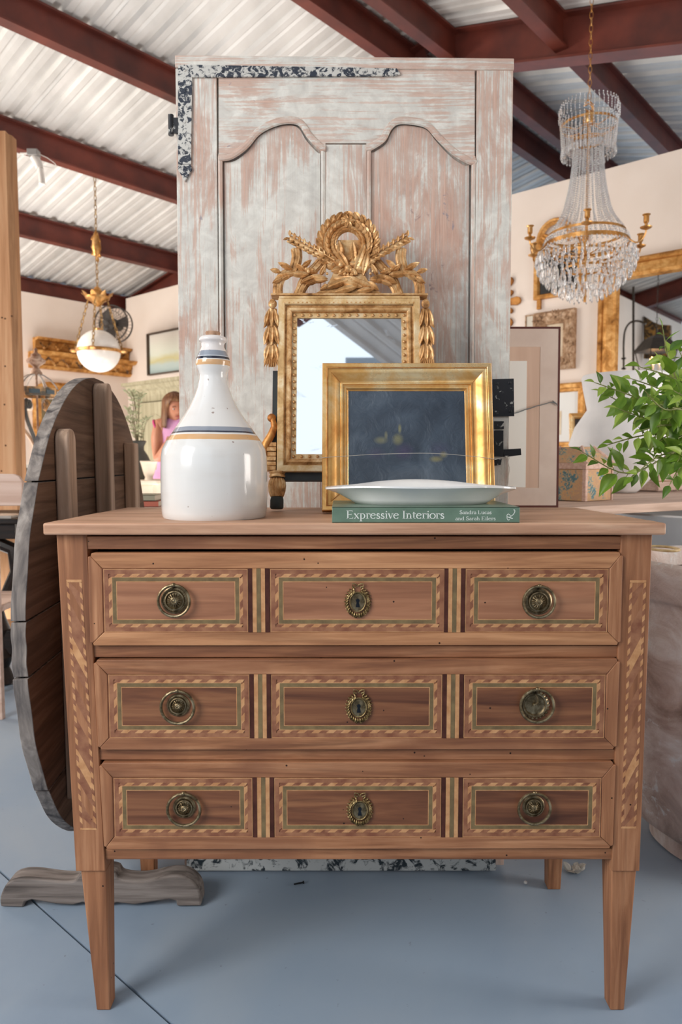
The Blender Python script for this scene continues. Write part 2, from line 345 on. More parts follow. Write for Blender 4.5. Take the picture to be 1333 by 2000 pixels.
beam(RP(-6.6, -.2, zl(-.2) - RB), RP(-6.6, 4.2, zl(4.2) - RB), .24, .12, 'rafter'); wf = M().box(.04, 2.6, -2.75, -2.65, 0, 3.6); wf_ = obj('wall_front', wf, plain('blue_grey_wall', '#8b9299', .9), smooth=0); wf_['kind'] = 'structure'; wf3 = obj('low_light_block', M().box(-5.5, .039, -2.75, -2.65, 0, 1.35), m_wall, smooth=0); wf3['kind'] = 'structure'; wr2 = obj('right_light_block', M().box(2.9, 3.0, -2.65, 2.6, 0, 2.7), m_wall, smooth=0); wr2['kind'] = 'structure'  # unseen low wall and right wall added to block light from the chest
m = M(); p = RP(-6.6, .25, 0); m.box(p.x - .06, p.x + .06, p.y - .06, p.y + .06, 0, zl(.25) - RB); obj('column', m, m_beam, ceil, smooth=0)
p = RP(3.4, 5.5, 0); 
# ================================================================ THE COMMODE
YC = 1.239; TOPZ = H - .0857 * 1.22
com = thing('commode', 'weathered walnut chest of three drawers with pale geometric inlay and tapered legs', 'chest of drawers', (0, YC, 0))
CF = Fr((0, YC, 0), (1, 0, 0), (0, 0, 1))
px = CF.px
def cq(m, pts, y0, y1, mi=0): return m.quadp([px(u, v) for u, v in pts], y0, y1, mi)
D = .40
# top boards
m = M(); TF = Fr((0, 1.222, 0), (1, 0, 0), (0, 0, 1)); xl = TF.px(83, 1030)[0]; xr = TF.px(1303, 1030)[0]; yb = .42
m.box(xl, xr, -.017, .05, TOPZ - .0205, TOPZ); obj('front_board', m, w_top, com, bevel=.0035)
xs = -.06
m = M(); m.hexa([(xl + .003, .0512, TOPZ - .02), (xr - .003, .0512, TOPZ - .02), (xr - .006, .24, TOPZ - .02), (xl + .006, .24, TOPZ - .02), (xl + .003, .0512, TOPZ - .0005), (xr - .003, .0512, TOPZ - .0005), (xr - .006, .24, TOPZ - .0005), (xl + .006, .24, TOPZ - .0005)]); obj('top_board', m, w_top, com, bevel=.0015)
m = M(); m.hexa([(xl + .006, .2412, TOPZ - .02), (xr - .006, .2412, TOPZ - .02), (xr - .015, yb, TOPZ - .02), (xl + .015, yb, TOPZ - .02), (xl + .006, .2412, TOPZ - .001), (xr - .006, .2412, TOPZ - .001), (xr - .015, yb, TOPZ - .001), (xl + .015, yb, TOPZ - .001)]); obj('top_board', m, w_top, com, bevel=.0015)
# corner posts: solid stiles with inlay, legs below
ZB = px(180, 1702)[1]; ZT = TOPZ - .021
for sd in (0, 1):
    if sd == 0: T = (110, 169, 1048); B = (148, 206, 1702); L0 = (156, 205); L1 = (187, 214)
    else: T = (1214, 1275, 1048); B = (1196, 1250, 1702); L0 = (1197, 1246); L1 = (1194, 1222)
    m = M(); a, b = px(B[0], 1702)[0], px(B[1], 1702)[0]; c_, d_ = px(T[0], 1048)[0], px(T[1], 1048)[0]
    m.taper((a, b, 0, .055, ZB), (c_, d_, 0, .055, ZT)); post = obj('corner_post', m, w_chz, com, bevel=.0015)
    m = M(); a, b = px(L0[0], 1703)[0], px(L0[1], 1703)[0]; e, g = px(L1[0], 1977)[0], px(L1[1], 1977)[0]
    if sd == 0: m.taper((e, g, .004, .034, 0), (a, b, .004, .054, ZB))
    else: m.taper((e, g, .004, .034, 0), (a, b, .004, .054, ZB))
    obj('leg', m, w_chz, com, bevel=.0025)
    # post inlay: veneer field in slanting pieces between two ropes
    if sd == 0: q = [(130, 1136), (160, 1136), (189, 1618), (157, 1618)]
    else: q = [(1231, 1137), (1263, 1137), (1243, 1615), (1214, 1615)]
    def P(fu, fv):
        ul = q[0][0] + (q[3][0] - q[0][0]) * fv; ur = q[1][0] + (q[2][0] - q[1][0]) * fv; return (ul + (ur - ul) * fu, q[0][1] + (q[3][1] - q[0][1]) * fv)
    m = M(); n = 15; sl_ = .045 * (1 if sd == 0 else -1)
    for k in range(-1, n + 1):
        v0, v1 = k / n, (k + 1) / n; mi = [0, 1, 0, 0, 2, 0, 1][k % 7]
        cl = lambda x: min(1, max(0, x))
        pts = [P(.16, cl(v0 - sl_)), P(.84, cl(v0 + sl_)), P(.84, cl(v1 + sl_)), P(.16, cl(v1 - sl_))]
        if abs(pts[0][1] - pts[3][1]) + abs(pts[1][1] - pts[2][1]) > 2: cq(m, pts, -.0004, .001, mi)
    obj('post_veneer', m, [w_cross, w_chz, w_light], com, smooth=0)
    m = M(); n = 44
    for k in range(n):
        for (a, b) in ((0, .16), (.84, 1)):
            sh = .012 * (1 if sd == 0 else -1); cl = lambda x: min(1, max(0, x))
            cq(m, [P(a, cl(k / n - sh / 2)), P(b, cl(k / n + sh / 2)), P(b, cl((k + 1) / n + sh / 2)), P(a, cl((k + 1) / n - sh / 2))], -.0005, .001, k % 2)
    cq(m, [P(0, -.008), P(1, -.008), P(1, .002), P(0, .002)], -.0005, .001, 0); cq(m, [P(0, .998), P(1, .998), P(1, 1.006), P(0, 1.006)], -.0005, .001, 0)
    obj('rope_inlay', m, [w_light, w_dark], com, smooth=0)
# rails
for (a, b, v0, v1) in ((168, 1215, 1048, 1073), (178, 1212, 1262, 1285), (191, 1205, 1465, 1486), (204, 1198, 1660, 1681)):
    m = M(); cq(m, [(a, v0), (b, v0), (b + (2 if v0 > 1100 else 0), v1), (a, v1)], .004 if v0 > 1100 else .002, .03); obj('rail', m, w_chx, com, bevel=.001)
# carcase
m = M(); xa = px(160, 1100)[0]; xb = px(1225, 1100)[0]; zb = px(600, 1672)[1]
m.box(xa - .02, xa - .005, .055, D - .03, zb, ZT); obj('side_panel', m, w_chx, com, smooth=0); m = M(); m.box(xb + .005, xb + .02, .055, D - .03, zb, ZT); obj('side_panel', m, w_chx, com, smooth=0)
m = M(); m.box(xa - .02, xb + .02, D - .03, D - .02, zb, ZT); m.box(xa - .005, xb + .005, .031, D - .03, zb, zb + .01); m.box(xa - .004, xb + .004, .07, .08, zb + .01, ZT - .001); obj('back_panel', m, m_inside, com, smooth=0)
for (u, w_) in ((1072, 1), (300, 0)):
    fy = atZ(u, 1715, 0); m = M(); x = fy.x; y = D - .055
    m.taper((x - .015, x + .015, y + .03, y + .06, 0), (x - .022, x + .022, y + .01, y + .055, zb + .0)); obj('leg', m, w_chz, com, bevel=.002)
# drawers
def seg(m, p, q, r, s, y0, y1, mi=0): m.quadp([p, q, r, s], y0, y1, mi)
def rope(m, x0, z0, x1, z1, t, pitch, y0, y1):
    """parallelogram rope banding round a rectangle, thickness t inward"""
    for (a, b, hor, edge) in ((x0, x1, 1, z1 - t), (x0, x1, 1, z0), (z0 + t, z1 - t, 0, x0), (z0 + t, z1 - t, 0, x1 - t)):
        n = max(3, int(round((b - a) / pitch))); w_ = (b - a) / n
        for k in range(n * 2):
            s0 = a + k * w_ / 2; s1 = s0 + w_ / 2; sh = t * .6
            f = lambda s: min(b, max(a, s))
            if hor: P_ = [(f(s0 - sh), edge), (f(s1 - sh), edge), (f(s1 + sh), edge + t), (f(s0 + sh), edge + t)]
            else: P_ = [(edge, f(s0 - sh)), (edge, f(s1 - sh)), (edge + t, f(s1 + sh)), (edge + t, f(s0 + sh))]
            mi = 0 if k % 2 else 1
            m.quadp(P_, y0, y1, mi)
def ring(m, x0, z0, x1, z1, t, y0, y1, mi=0): m.rings(x0, z0, x1, z1, [(0, y1), (0, y0), (t, y0), (t, y1)], mi)
# ring pull and escutcheon prototypes (meshes reused)
def m_backplate(R):
    m = M(); P = [(R * .80, 0), (R * .80, .0015), (R * .74, .003), (R * .68, .0035), (R * .66, .002), (R * .60, .002), (R * .57, .0055), (R * .50, .0062), (R * .46, .0035), (R * .20, .0075), (R * .1, .0095), (0, .010)]
    m.lathe(P, 40)
    for k in range(16):
        a = 2 * pi * k / 16; m.leaf((R * .14 * cos(a), R * .14 * sin(a), .0065), (cos(a), sin(a), -.12), (0, 0, 1), R * .32, R * .1, .0022)
    for k in range(36): a = 2 * pi * k / 36; m.ball((R * .63 * cos(a), R * .63 * sin(a), .0022), R * .035, n=5, m=3)
    for k in range(10): a = 2 * pi * k / 10; m.ball((R * .13 * cos(a), R * .13 * sin(a), .0095), R * .045, n=5, m=3)
    return m.xf(Matrix.Rotation(radians(90), 4, 'X'))
def m_scallop(R):
    m = M(); m.lathe([(R * .74, 0), (R * .74, .002), (R * .64, .005), (R * .56, .0045), (R * .5, .0015), (R * .12, .0012), (R * .09, .005), (0, .006)], 40)
    for k in range(22): a = 2 * pi * k / 22; m.ball((R * .72 * cos(a), R * .72 * sin(a), .0025), R * .085, R * .085, .003, n=6, m=4)
    m.tube([(0, 0, .004), (R * .12, R * .18, .008), (R * .1, R * .4, .007), (R * .0, R * .62, .006)], .0018, 6)
    return m.xf(Matrix.Rotation(radians(90), 4, 'X'))
def m_ring(R, sy=-.008):
    m = M(); m.tube([(R * .91 * sin(2 * pi * k / 44), sy, R * .91 * cos(2 * pi * k / 44)) for k in range(44)], R * .085, 8, True)
    m.ball((0, sy, R * .93), R * .14, R * .12, R * .12); m.tube([(0, -.001, R * .9), (0, sy, R * .88)], R * .08, 6); return m
def m_esc():
    m = M(); a, b = .0205, .0255
    ell = lambda t, f=1: (a * f * sin(t), b * f * cos(t))
    m.quadp([ell(2 * pi * k / 32, .66) for k in range(32)], -.0015, 0)
    m.tube([(ell(2 * pi * k / 40, .66)[0], -.003, ell(2 * pi * k / 40, .66)[1]) for k in range(40)], .0013, 6, True)
    for k in range(26):
        t = 2 * pi * (k + .5) / 26; x, z = ell(t, .88); s_ = 1 if x > 0 else -1
        if abs(t) < .3 or abs(t - 2 * pi) < .3: continue
        d = Vector((cos(t) * -s_ * 0 + (x / a) * .5, -.15, (z / b) * .3 + (-.6 if True else 0)))
        m.leaf((x * .9, -.002, z * .93 + .001), d, (0, -1, 0), .0085, .0055, .0024); m.ball((x * 1.08, -.0028, z * 1.04), .0016, n=5, m=4)
        m.leaf((x * 1.0, -.0015, z * 1.0), (x / a, 0, z / b * .6), (0, -1, 0), .0065, .004, .002)
    for s_ in (-1, 1):   # bow on top
        m.tube([(0, -.003, b * 1.1), (s_ * .004, -.004, b * 1.12 + .003), (s_ * .009, -.004, b * 1.1 + .0045), (s_ * .0095, -.003, b * 1.05 + .001), (s_ * .004, -.003, b * 1.0)], .0012, 6)
    m.ball((0, -.004, b * 1.1), .002, n=6, m=4)
    m.ball((.004, -.0025, -b * 1.05), .0022, n=6, m=4); m.ball((-.004, -.0025, -b * 1.05), .0022, n=6, m=4)
    return m
def m_keyplate():
    m = M(); m.quadp([(.0115 * sin(2 * pi * k / 28), .0155 * cos(2 * pi * k / 28)) for k in range(28)], -.0025, -.001); return m
def m_keyhole():
    m = M(); pts = [(.0034 * sin(t), .0035 + .0034 * cos(t)) for t in [(-2.5 + 5.0 * k / 12) for k in range(13)]]; pts += [(.0038, -.0085), (-.0038, -.0085)]
    m.quadp(pts, -.0032, -.0024); return m
steel_dark = plain('dark_steel_lock', '#2b3038', .35, .8)
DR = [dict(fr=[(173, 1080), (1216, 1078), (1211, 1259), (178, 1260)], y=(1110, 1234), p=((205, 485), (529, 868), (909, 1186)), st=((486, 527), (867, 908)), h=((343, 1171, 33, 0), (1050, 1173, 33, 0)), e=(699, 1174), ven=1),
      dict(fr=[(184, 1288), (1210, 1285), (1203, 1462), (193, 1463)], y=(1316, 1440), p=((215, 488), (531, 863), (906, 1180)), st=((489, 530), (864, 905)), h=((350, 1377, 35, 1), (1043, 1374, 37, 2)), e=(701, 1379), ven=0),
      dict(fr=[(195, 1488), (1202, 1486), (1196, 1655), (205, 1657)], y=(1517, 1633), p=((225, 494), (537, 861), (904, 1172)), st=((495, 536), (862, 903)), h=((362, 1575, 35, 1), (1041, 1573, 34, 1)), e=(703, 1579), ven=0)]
for di, d in enumerate(DR):
    yf = -.0045
    dr = M(); z0 = px(300, d['y'][1] - 3)[1]; fr_ = [px(*p) for p in d['fr']]
    cx0 = min(p[0] for p in fr_); x_in0 = px(d['p'][0][0], 1400)[0]; 
    zt_ = px(300, d['y'][0])[1]; zb_ = px(300, d['y'][1])[1]; xi0 = px(d['p'][0][0] - 1, d['y'][1])[0]; xi1 = px(d['p'][2][1] + 1, d['y'][1])[0]
    dr.quadp([(xi0, zt_), (xi1, zt_), (xi1, zb_), (xi0, zb_)], yf + .0015, .02); drw = obj('drawer', dr, w_cross, com, smooth=0)
    inn = [(xi0, zt_), (xi1, zt_), (xi1, zb_), (xi0, zb_)]
    rr = .006
    for k in range(4):   # mitred border boards
        l = (k + 1) % 4; m = M(); A, B = Vector(fr_[k]), Vector(fr_[l]); I, J = Vector(inn[k]), Vector(inn[l]); e = (B - A).normalized() * .0004
        ra = (A + (B - A).normalized() * rr, ); pts = [A + (B - A).normalized() * rr, B - (B - A).normalized() * rr, B * .8 + J * .2, J - e, I + e, A * .8 + I * .2]
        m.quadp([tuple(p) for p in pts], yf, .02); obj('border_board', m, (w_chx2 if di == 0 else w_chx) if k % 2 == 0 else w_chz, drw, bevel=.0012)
    for pi_, (a, b) in enumerate(d['p']):
        vm = (d['y'][0] + d['y'][1]) / 2; xa_ = px(a, vm)[0]; xb_ = px(b, vm)[0]; z1 = zt_ - .0006; z0 = zb_ + .0006; y0 = yf + .0002
        t1, t2, t3, t4 = .0085, .0065, .0012, .0068
        m = M(); ring(m, xa_, z0, xb_, z1, .001, y0 - .0002, yf + .003, 1); ring(m, xa_ + .001, z0 + .001, xb_ - .001, z1 - .001, t1 - .001, y0, yf + .003, 0)
        for k in range(0):
            f = random.random(); xx = xa_ + .015 + (xb_ - xa_ - .04) * f; zz = random.choice((z0 + .001, z1 - t1)); m.quadp([(xx, zz), (xx + .012, zz), (xx + .02, zz + t1 - .001), (xx + .008, zz + t1 - .001)], y0 - .0003, yf + .002, 2)
        obj('cross_banding', m, [w_cross, w_light, w_mid], drw, smooth=0)
        m = M(); o_ = t1; rope(m, xa_ + o_, z0 + o_, xb_ - o_, z1 - o_, t2 * .8, .026, y0 - .0001, yf + .003); obj('rope_inlay', m, [w_light, w_dark], drw, smooth=0)
        o_ += t2 * .8; m = M(); ring(m, xa_ + o_, z0 + o_, xb_ - o_, z1 - o_, t3, y0 - .0002, yf + .003, 1); ring(m, xa_ + o_ + t3, z0 + o_ + t3, xb_ - o_ - t3, z1 - o_ - t3, t4, y0 - .0001, yf + .003, 0)
        ring(m, xa_ + o_ + t3 + t4, z0 + o_ + t3 + t4, xb_ - o_ - t3 - t4, z1 - o_ - t3 - t4, t3, y0 - .0002, yf + .003, 1); obj('green_banding', m, [w_green, w_light], drw, smooth=0)
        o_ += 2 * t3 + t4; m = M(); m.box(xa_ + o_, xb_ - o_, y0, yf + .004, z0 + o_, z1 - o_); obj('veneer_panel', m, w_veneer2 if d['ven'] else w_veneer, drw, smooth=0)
    for (a, b) in d['st']:
        vm = (d['y'][0] + d['y'][1]) / 2; A = px(a, vm)[0]; B = px(b, vm)[0]; w_ = (B - A) / 5
        for k, mt in enumerate((w_purple, w_light, w_green, w_light, w_purple)):
            m = M(); m.box(A + k * w_ + .00015, A + (k + 1) * w_ - .00015, yf - .0003, yf + .003, zb_ + .0002, zt_ + .0004); obj('inlay_strip', m, mt, drw, smooth=0)
    for (u, v, r, kind_) in d['h']:
        x, z = px(u, v); R = r * YC / 1365
        if kind_ == 0:
            obj('backplate', m_backplate(R), brass_old, drw, loc=(x, yf, z)); obj('ring_pull', m_ring(R), brass_old, drw, loc=(x, yf, z))
        elif kind_ == 1:
            obj('backplate', m_backplate(R * .80), brass_old, drw, loc=(x, yf, z + R * .05)); obj('ring_pull', m_ring(R), brass_old, drw, loc=(x, yf, z))
        else:
            obj('backplate', m_scallop(R), brass_old, drw, loc=(x, yf, z), label='scalloped brass backplate missing its rosette'); obj('ring_pull', m_ring(R * .95), brass_old, drw, loc=(x + .003, yf, z))
    x, z = px(*d['e']); obj('escutcheon', m_esc(), brass_esc, drw, loc=(x, yf, z)); obj('key_plate', m_keyplate(), brass_old, drw, loc=(x, yf, z - .001)); obj('keyhole', m_keyhole(), steel_dark, drw, loc=(x, yf, z - .001))
# ================================================================ OLD PAINTED DOOR PANEL
p_v = paint('rubbed_paint_upright', 'z'); p_v2 = paint('rubbed_paint_upright_b', 'z', (3, 5, 7)); p_h = paint('rubbed_paint_level', 'x', (1, 2, 3)); p_h2 = paint('rubbed_paint_edge', 'x', (4, 1, 8))
iron = chipped('flaked_black_iron', '#252d3b', '#c4c2bc', 75, .47, .53, .6); iron2 = chipped('black_iron_with_paint_specks', '#14161d', '#b9b9b4', 60, .60, .64, .55)
dl = radians(1.1); DF = Fr((0, 1.695, 0), (1, 0, 0), (0, sin(dl), cos(dl))); dp = DF.px
door = thing('door_panel', 'tall old panelled wooden door with rubbed grey-white paint and iron strap hinge', 'door', fr=DF)
xl_, xr_ = dp(347, 500)[0], dp(999, 500)[0]; zt = dp(670, 112)[1]
def dq(m, pts, y0, y1, mi=0): return m.quadp([dp(u, v) for u, v in pts], y0, y1, mi)
def spl(pts, n=6):
    """Catmull-Rom through 2D pixel points"""
    out = []; P = [pts[0]] + list(pts) + [pts[-1]]
    for i in range(1, len(P) - 2):
        for k in range(n):
            t = k / n; a, b, c_, d_ = P[i - 1], P[i], P[i + 1], P[i + 2]
            out.append(tuple(.5 * ((2 * b[j]) + (-a[j] + c_[j]) * t + (2 * a[j] - 5 * b[j] + 4 * c_[j] - d_[j]) * t * t + (-a[j] + 3 * b[j] - 3 * c_[j] + d_[j]) * t ** 3) for j in range(len(b))))
    out.append(tuple(pts[-1])); return out
ZBOT = .012
m = M(); m.box(xl_, dp(426, 500)[0], 0, .036, ZBOT, zt - .025); obj('stile', m, p_v, door, bevel=.0015)
m = M(); m.box(dp(929, 500)[0], xr_, 0, .036, ZBOT, zt - .025); obj('stile', m, p_v2, door, bevel=.0015)
m = M(); m.hexa([(xl_ - .0, -.004, zt - .024), (xr_ + .001, -.004, zt - .03), (xr_ + .001, .038, zt - .03), (xl_, .038, zt - .024), (xl_, -.004, zt + .003), (xr_ + .001, -.004, zt - .004), (xr_ + .001, .038, zt - .004), (xl_, .038, zt + .003)]); obj('top_rail', m, p_h2, door, bevel=.002)
arcL = spl([(427, 302), (450, 299), (478, 280), (505, 250), (540, 233), (570, 229), (590, 236), (605, 258), (628, 281), (636, 284)])
arcR = spl([(716, 283), (724, 281), (748, 265), (760, 243), (775, 231), (800, 230), (835, 238), (858, 262), (890, 292), (920, 309), (928, 305)])
hi = 131
m = M()
for k in range(len(arcL) - 1): dq(m, [(arcL[k][0], hi), (arcL[k + 1][0], hi), arcL[k + 1], arcL[k]], .001, .034)
dq(m, [(636, hi), (716, hi), (716, 279), (636, 279)], .001, .034)
for k in range(len(arcR) - 1): dq(m, [(arcR[k][0], hi), (arcR[k + 1][0], hi), arcR[k + 1], arcR[k]], .001, .034)
b = bmesh.new(); obj('arched_rail', m, p_h, door, smooth=0); b.free()
m = M(); dq(m, [(635, 281), (717, 281), (717, 1120), (633, 1120)], .002, .034); obj('muntin', m, p_v2, door, bevel=.0015)
zb1 = dp(600, 1120)[1]
m = M(); m.box(dp(428, 500)[0], dp(928, 500)[0], .001, .034, zb1 - .14, zb1 - .001); obj('middle_rail', m, p_h, door, bevel=.001)
m = M(); m.box(dp(428, 500)[0], dp(928, 500)[0], .001, .034, ZBOT, .15); obj('bottom_rail', m, p_h, door, bevel=.001)
m = M(); m.box(dp(360, 500)[0] - .008, dp(968, 500)[0] + .015, -.012, .001, ZBOT - .008, .05); obj('kick_board', m, chipped('peeling_kick_board_paint', '#1f2b33', '#b9bcbb', 40, .42, .5, .7), door, bevel=.002)
for (a, b_x, arc, nm) in ((427, 636, arcL, 0), (716, 929, arcR, 1)):
    m = M(); A, B = dp(a, 500)[0], dp(b_x, 500)[0]; top = [dp(*q) for q in arc]
    m.quadp([(A, zb1), (B, zb1), (B, top[-1][1] + .01)] + [(x, z + .006) for x, z in top[::-1]] + [(A, top[0][1] + .01)], .016, .03); obj('panel', m, p_v if nm else p_v2, door, smooth=0)
    # fielded centre, proud of its groove
    ins = .012; cx = (A + B) / 2; fl_ = [(cx + (x - cx) * (1 - 2 * ins / (B - A)), z - .02 + .006) for x, z in top]
    m = M(); m.quadp([(A + ins, zb1 + .03), (B - ins, zb1 + .03)] + fl_[::-1], .008, .017); obj('raised_field', m, p_v2 if nm else p_v, door, smooth=0, bevel=.003)
    m = M(); m.tube([(x, .001, z - .0075) for x, z in top], .0075, 8, flat=.8, fn=(0, 1, 0)); m.tube([(x, .002, z + .0) for x, z in top], .003, 6); obj('arch_moulding', m, p_h2, door)
    for xx, sgn in ((A, 1), (B, -1)):
        m = M(); m.tube([(xx + sgn * .0055, .0035, zb1), (xx + sgn * .0055, .0035, (top[0] if sgn > 0 else top[-1])[1] - .004)], .0055, 6); obj('panel_bead', m, p_v, door)
    m = M(); m.box(A, B, .0, .036, .15, zb1 - .14); obj('panel', m, p_v, door, smooth=0)
# strap hinge, top left
m = M()
dq(m, [(349, 129), (375, 129), (775, 136), (782, 147), (770, 150), (375, 153), (349, 152)], -.0055, -.001)
dq(m, [(349, 152.5), (376, 152.5), (374, 322), (349, 322)], -.0055, -.001)
dq(m, [(350, 323), (373, 323), (376, 332), (368, 345), (362, 356), (356, 345), (348, 332)], -.0055, -.001)
for (u, v) in ((362, 140), (435, 141), (520, 143), (600, 143), (690, 145), (755, 146), (362, 180), (362, 240), (362, 300), (362, 330)): x, z = dp(u, v); m.ball((x, -.0058, z), .004, .002, .004, 6, 4)
obj('strap_hinge', m, iron, door, smooth=30)
m = M(); dq(m, [(336, 232), (349, 232), (349, 262), (336, 262)], -.006, .0); x, z = dp(335, 247); m.tube([(x, -.004, z - .022), (x, -.004, z + .024)], .0065, 10); obj('hinge_knuckle', m, iron2, door)
m = M(); dq(m, [(962, 741), (1003, 740), (1004, 813), (963, 814)], -.006, -.001)
for (u, v) in ((970, 750), (995, 748), (970, 805), (996, 803)): x, z = dp(u, v); m.ball((x, -.0065, z), .004, .002, .004, 6, 4)
obj('lock_plate', m, iron2, door)
for pts in ([(965, 823), (984, 823), (984, 838), (965, 838)], [(965, 841), (983, 841), (983, 892), (965, 892)], [(984, 878), (1017, 876), (1018, 889), (984, 893)], [(965, 898), (980, 896), (978, 908), (965, 910)]):
    m = M(); dq(m, pts, -.005, -.001); obj('iron_fitting', m, iron2, door)
# ================================================================ STONEWARE JUG
def zoj(v, Y=1.36): return atY(420, v, Y).z
prof = [(500, 1945), (512, 1925), (518, 1880), (524, 1700), (524, 1500), (520, 1350), (508, 1270), (465, 1185), (418, 1120), (378, 1060), (302, 950), (238, 850), (190, 750), (154, 650), (134, 560), (136, 520), (146, 490), (162, 450), (170, 415), (168, 385), (160, 355), (136, 300), (113, 250), (113, 220), (120, 200), (134, 190), (137, 175), (127, 150), (108, 140), (80, 136), (70, 150), (66, 400)]
prof = [(x, 640 + y / 5.128) for x, y in prof]
JC = atY(420, 1000, 1.36); pj = [(r / 5.128 * 1.36 / 1397, zoj(v) - TOPZ) for r, v in prof]; zmin = pj[0][1]; pj = [(r, z - zmin) for r, z in pj]
jug = thing('stoneware_jug', 'cream-white glazed pottery jug with blue and ochre bands and a cork', 'jug', (JC.x, 1.36, TOPZ))
m = M(); m.lathe(pj, 72, wob=.006)
g, gn, gb = newmat('cream_glaze', .16, 0, .5); tcn = gn.nodes.new('ShaderNodeTexCoord'); sx = gn.nodes.new('ShaderNodeSeparateXYZ'); gn.links.new(tcn.outputs['Object'], sx.inputs[0])
nn = nz(gn, coords(gn, (3, 3, 14)), 3, 5); ad = gn.nodes.new('ShaderNodeMath'); ad.operation = 'MULTIPLY_ADD'; gn.links.new(nz(gn, coords(gn), 9, 3), ad.inputs[0]); ad.inputs[1].default_value = .005; gn.links.new(sx.outputs[2], ad.inputs[2])
dv = gn.nodes.new('ShaderNodeMath'); dv.operation = 'DIVIDE'; gn.links.new(ad.outputs[0], dv.inputs[0]); dv.inputs[1].default_value = .4
zz = lambda y: (zoj(640 + y / 5.128) - TOPZ - zmin + .0025) / .4
bandstops = [(0, '#dfdedb'), (zz(1185), '#d6a876'), (zz(1133), '#e4e2df'), (zz(1122), '#2b3142'), (zz(1106), '#d8d8da'), (zz(1100), '#9097a3'), (zz(1062), '#e2e0dd'), (zz(440), '#d6a876'), (zz(388), '#e4e2df'), (zz(380), '#272d3d'), (zz(360), '#c9ccd3'), (zz(350), '#9097a3'), (zz(298), '#e4dedb')]
bc = ramp(gn, dv.outputs[0], bandstops, 'CONSTANT'); bc = mixc(gn, ramp(gn, nn, [(.5, 0.), (.8, .25)]), bc, '#cfc4ba')
bc = mixc(gn, ramp(gn, nz(gn, coords(gn), 70, 2), [(.73, 0.), (.76, .8)]), bc, '#8a7266'); gn.links.new(bc, gb.inputs['Base Color']); bump(gn, gb, nn, .12, .002); gb.inputs['Coat Weight'].default_value = .4; gb.inputs['Coat Roughness'].default_value = .06
obj('body', m, g, jug, smooth=50)
m = M(); zt2 = pj[-4][1]; m.lathe([(.0, zt2 - .02), (.0122, zt2 - .02), (.0122, zt2 + .002), (.0138, zt2 + .007), (.0125, zt2 + .0088), (0, zt2 + .0088)], 20, wob=.1); obj('cork', m, plain('cork', '#8f6a4f', .9, c2='#c29f84', sc=60, b_=.4), jug)
# ================================================================ BOOK
BZ = TOPZ; bx0 = atY(649, 1006, 1.226).x; bx1 = atY(1016, 1006, 1.226).x; bh = .0275
book = thing('hardcover_book', 'green hardcover book lying flat with white serif title on its spine', 'book', ((bx0 + bx1) / 2, 1.226, BZ)); hw = (bx1 - bx0) / 2
m_green = plain('green_book_cloth', '#637a69', .35, c2='#6d8573', sc=30); m_cream = plain('page_edges', '#e6e0cf', .8); m_print = plain('white_print', '#eef0ea', .6)
m = M(); m.box(-hw, hw, 0, .205, 0, .0022); m.box(-hw, hw, 0, .205, bh - .0022, bh); m.box(-hw, hw, 0, .0022, 0, bh); obj('cover', m, m_green, book, bevel=.0008)
m = M(); m.box(-hw + .004, hw - .004, .0024, .2, .0024, bh - .0024); obj('pages', m, m_cream, book, smooth=0)
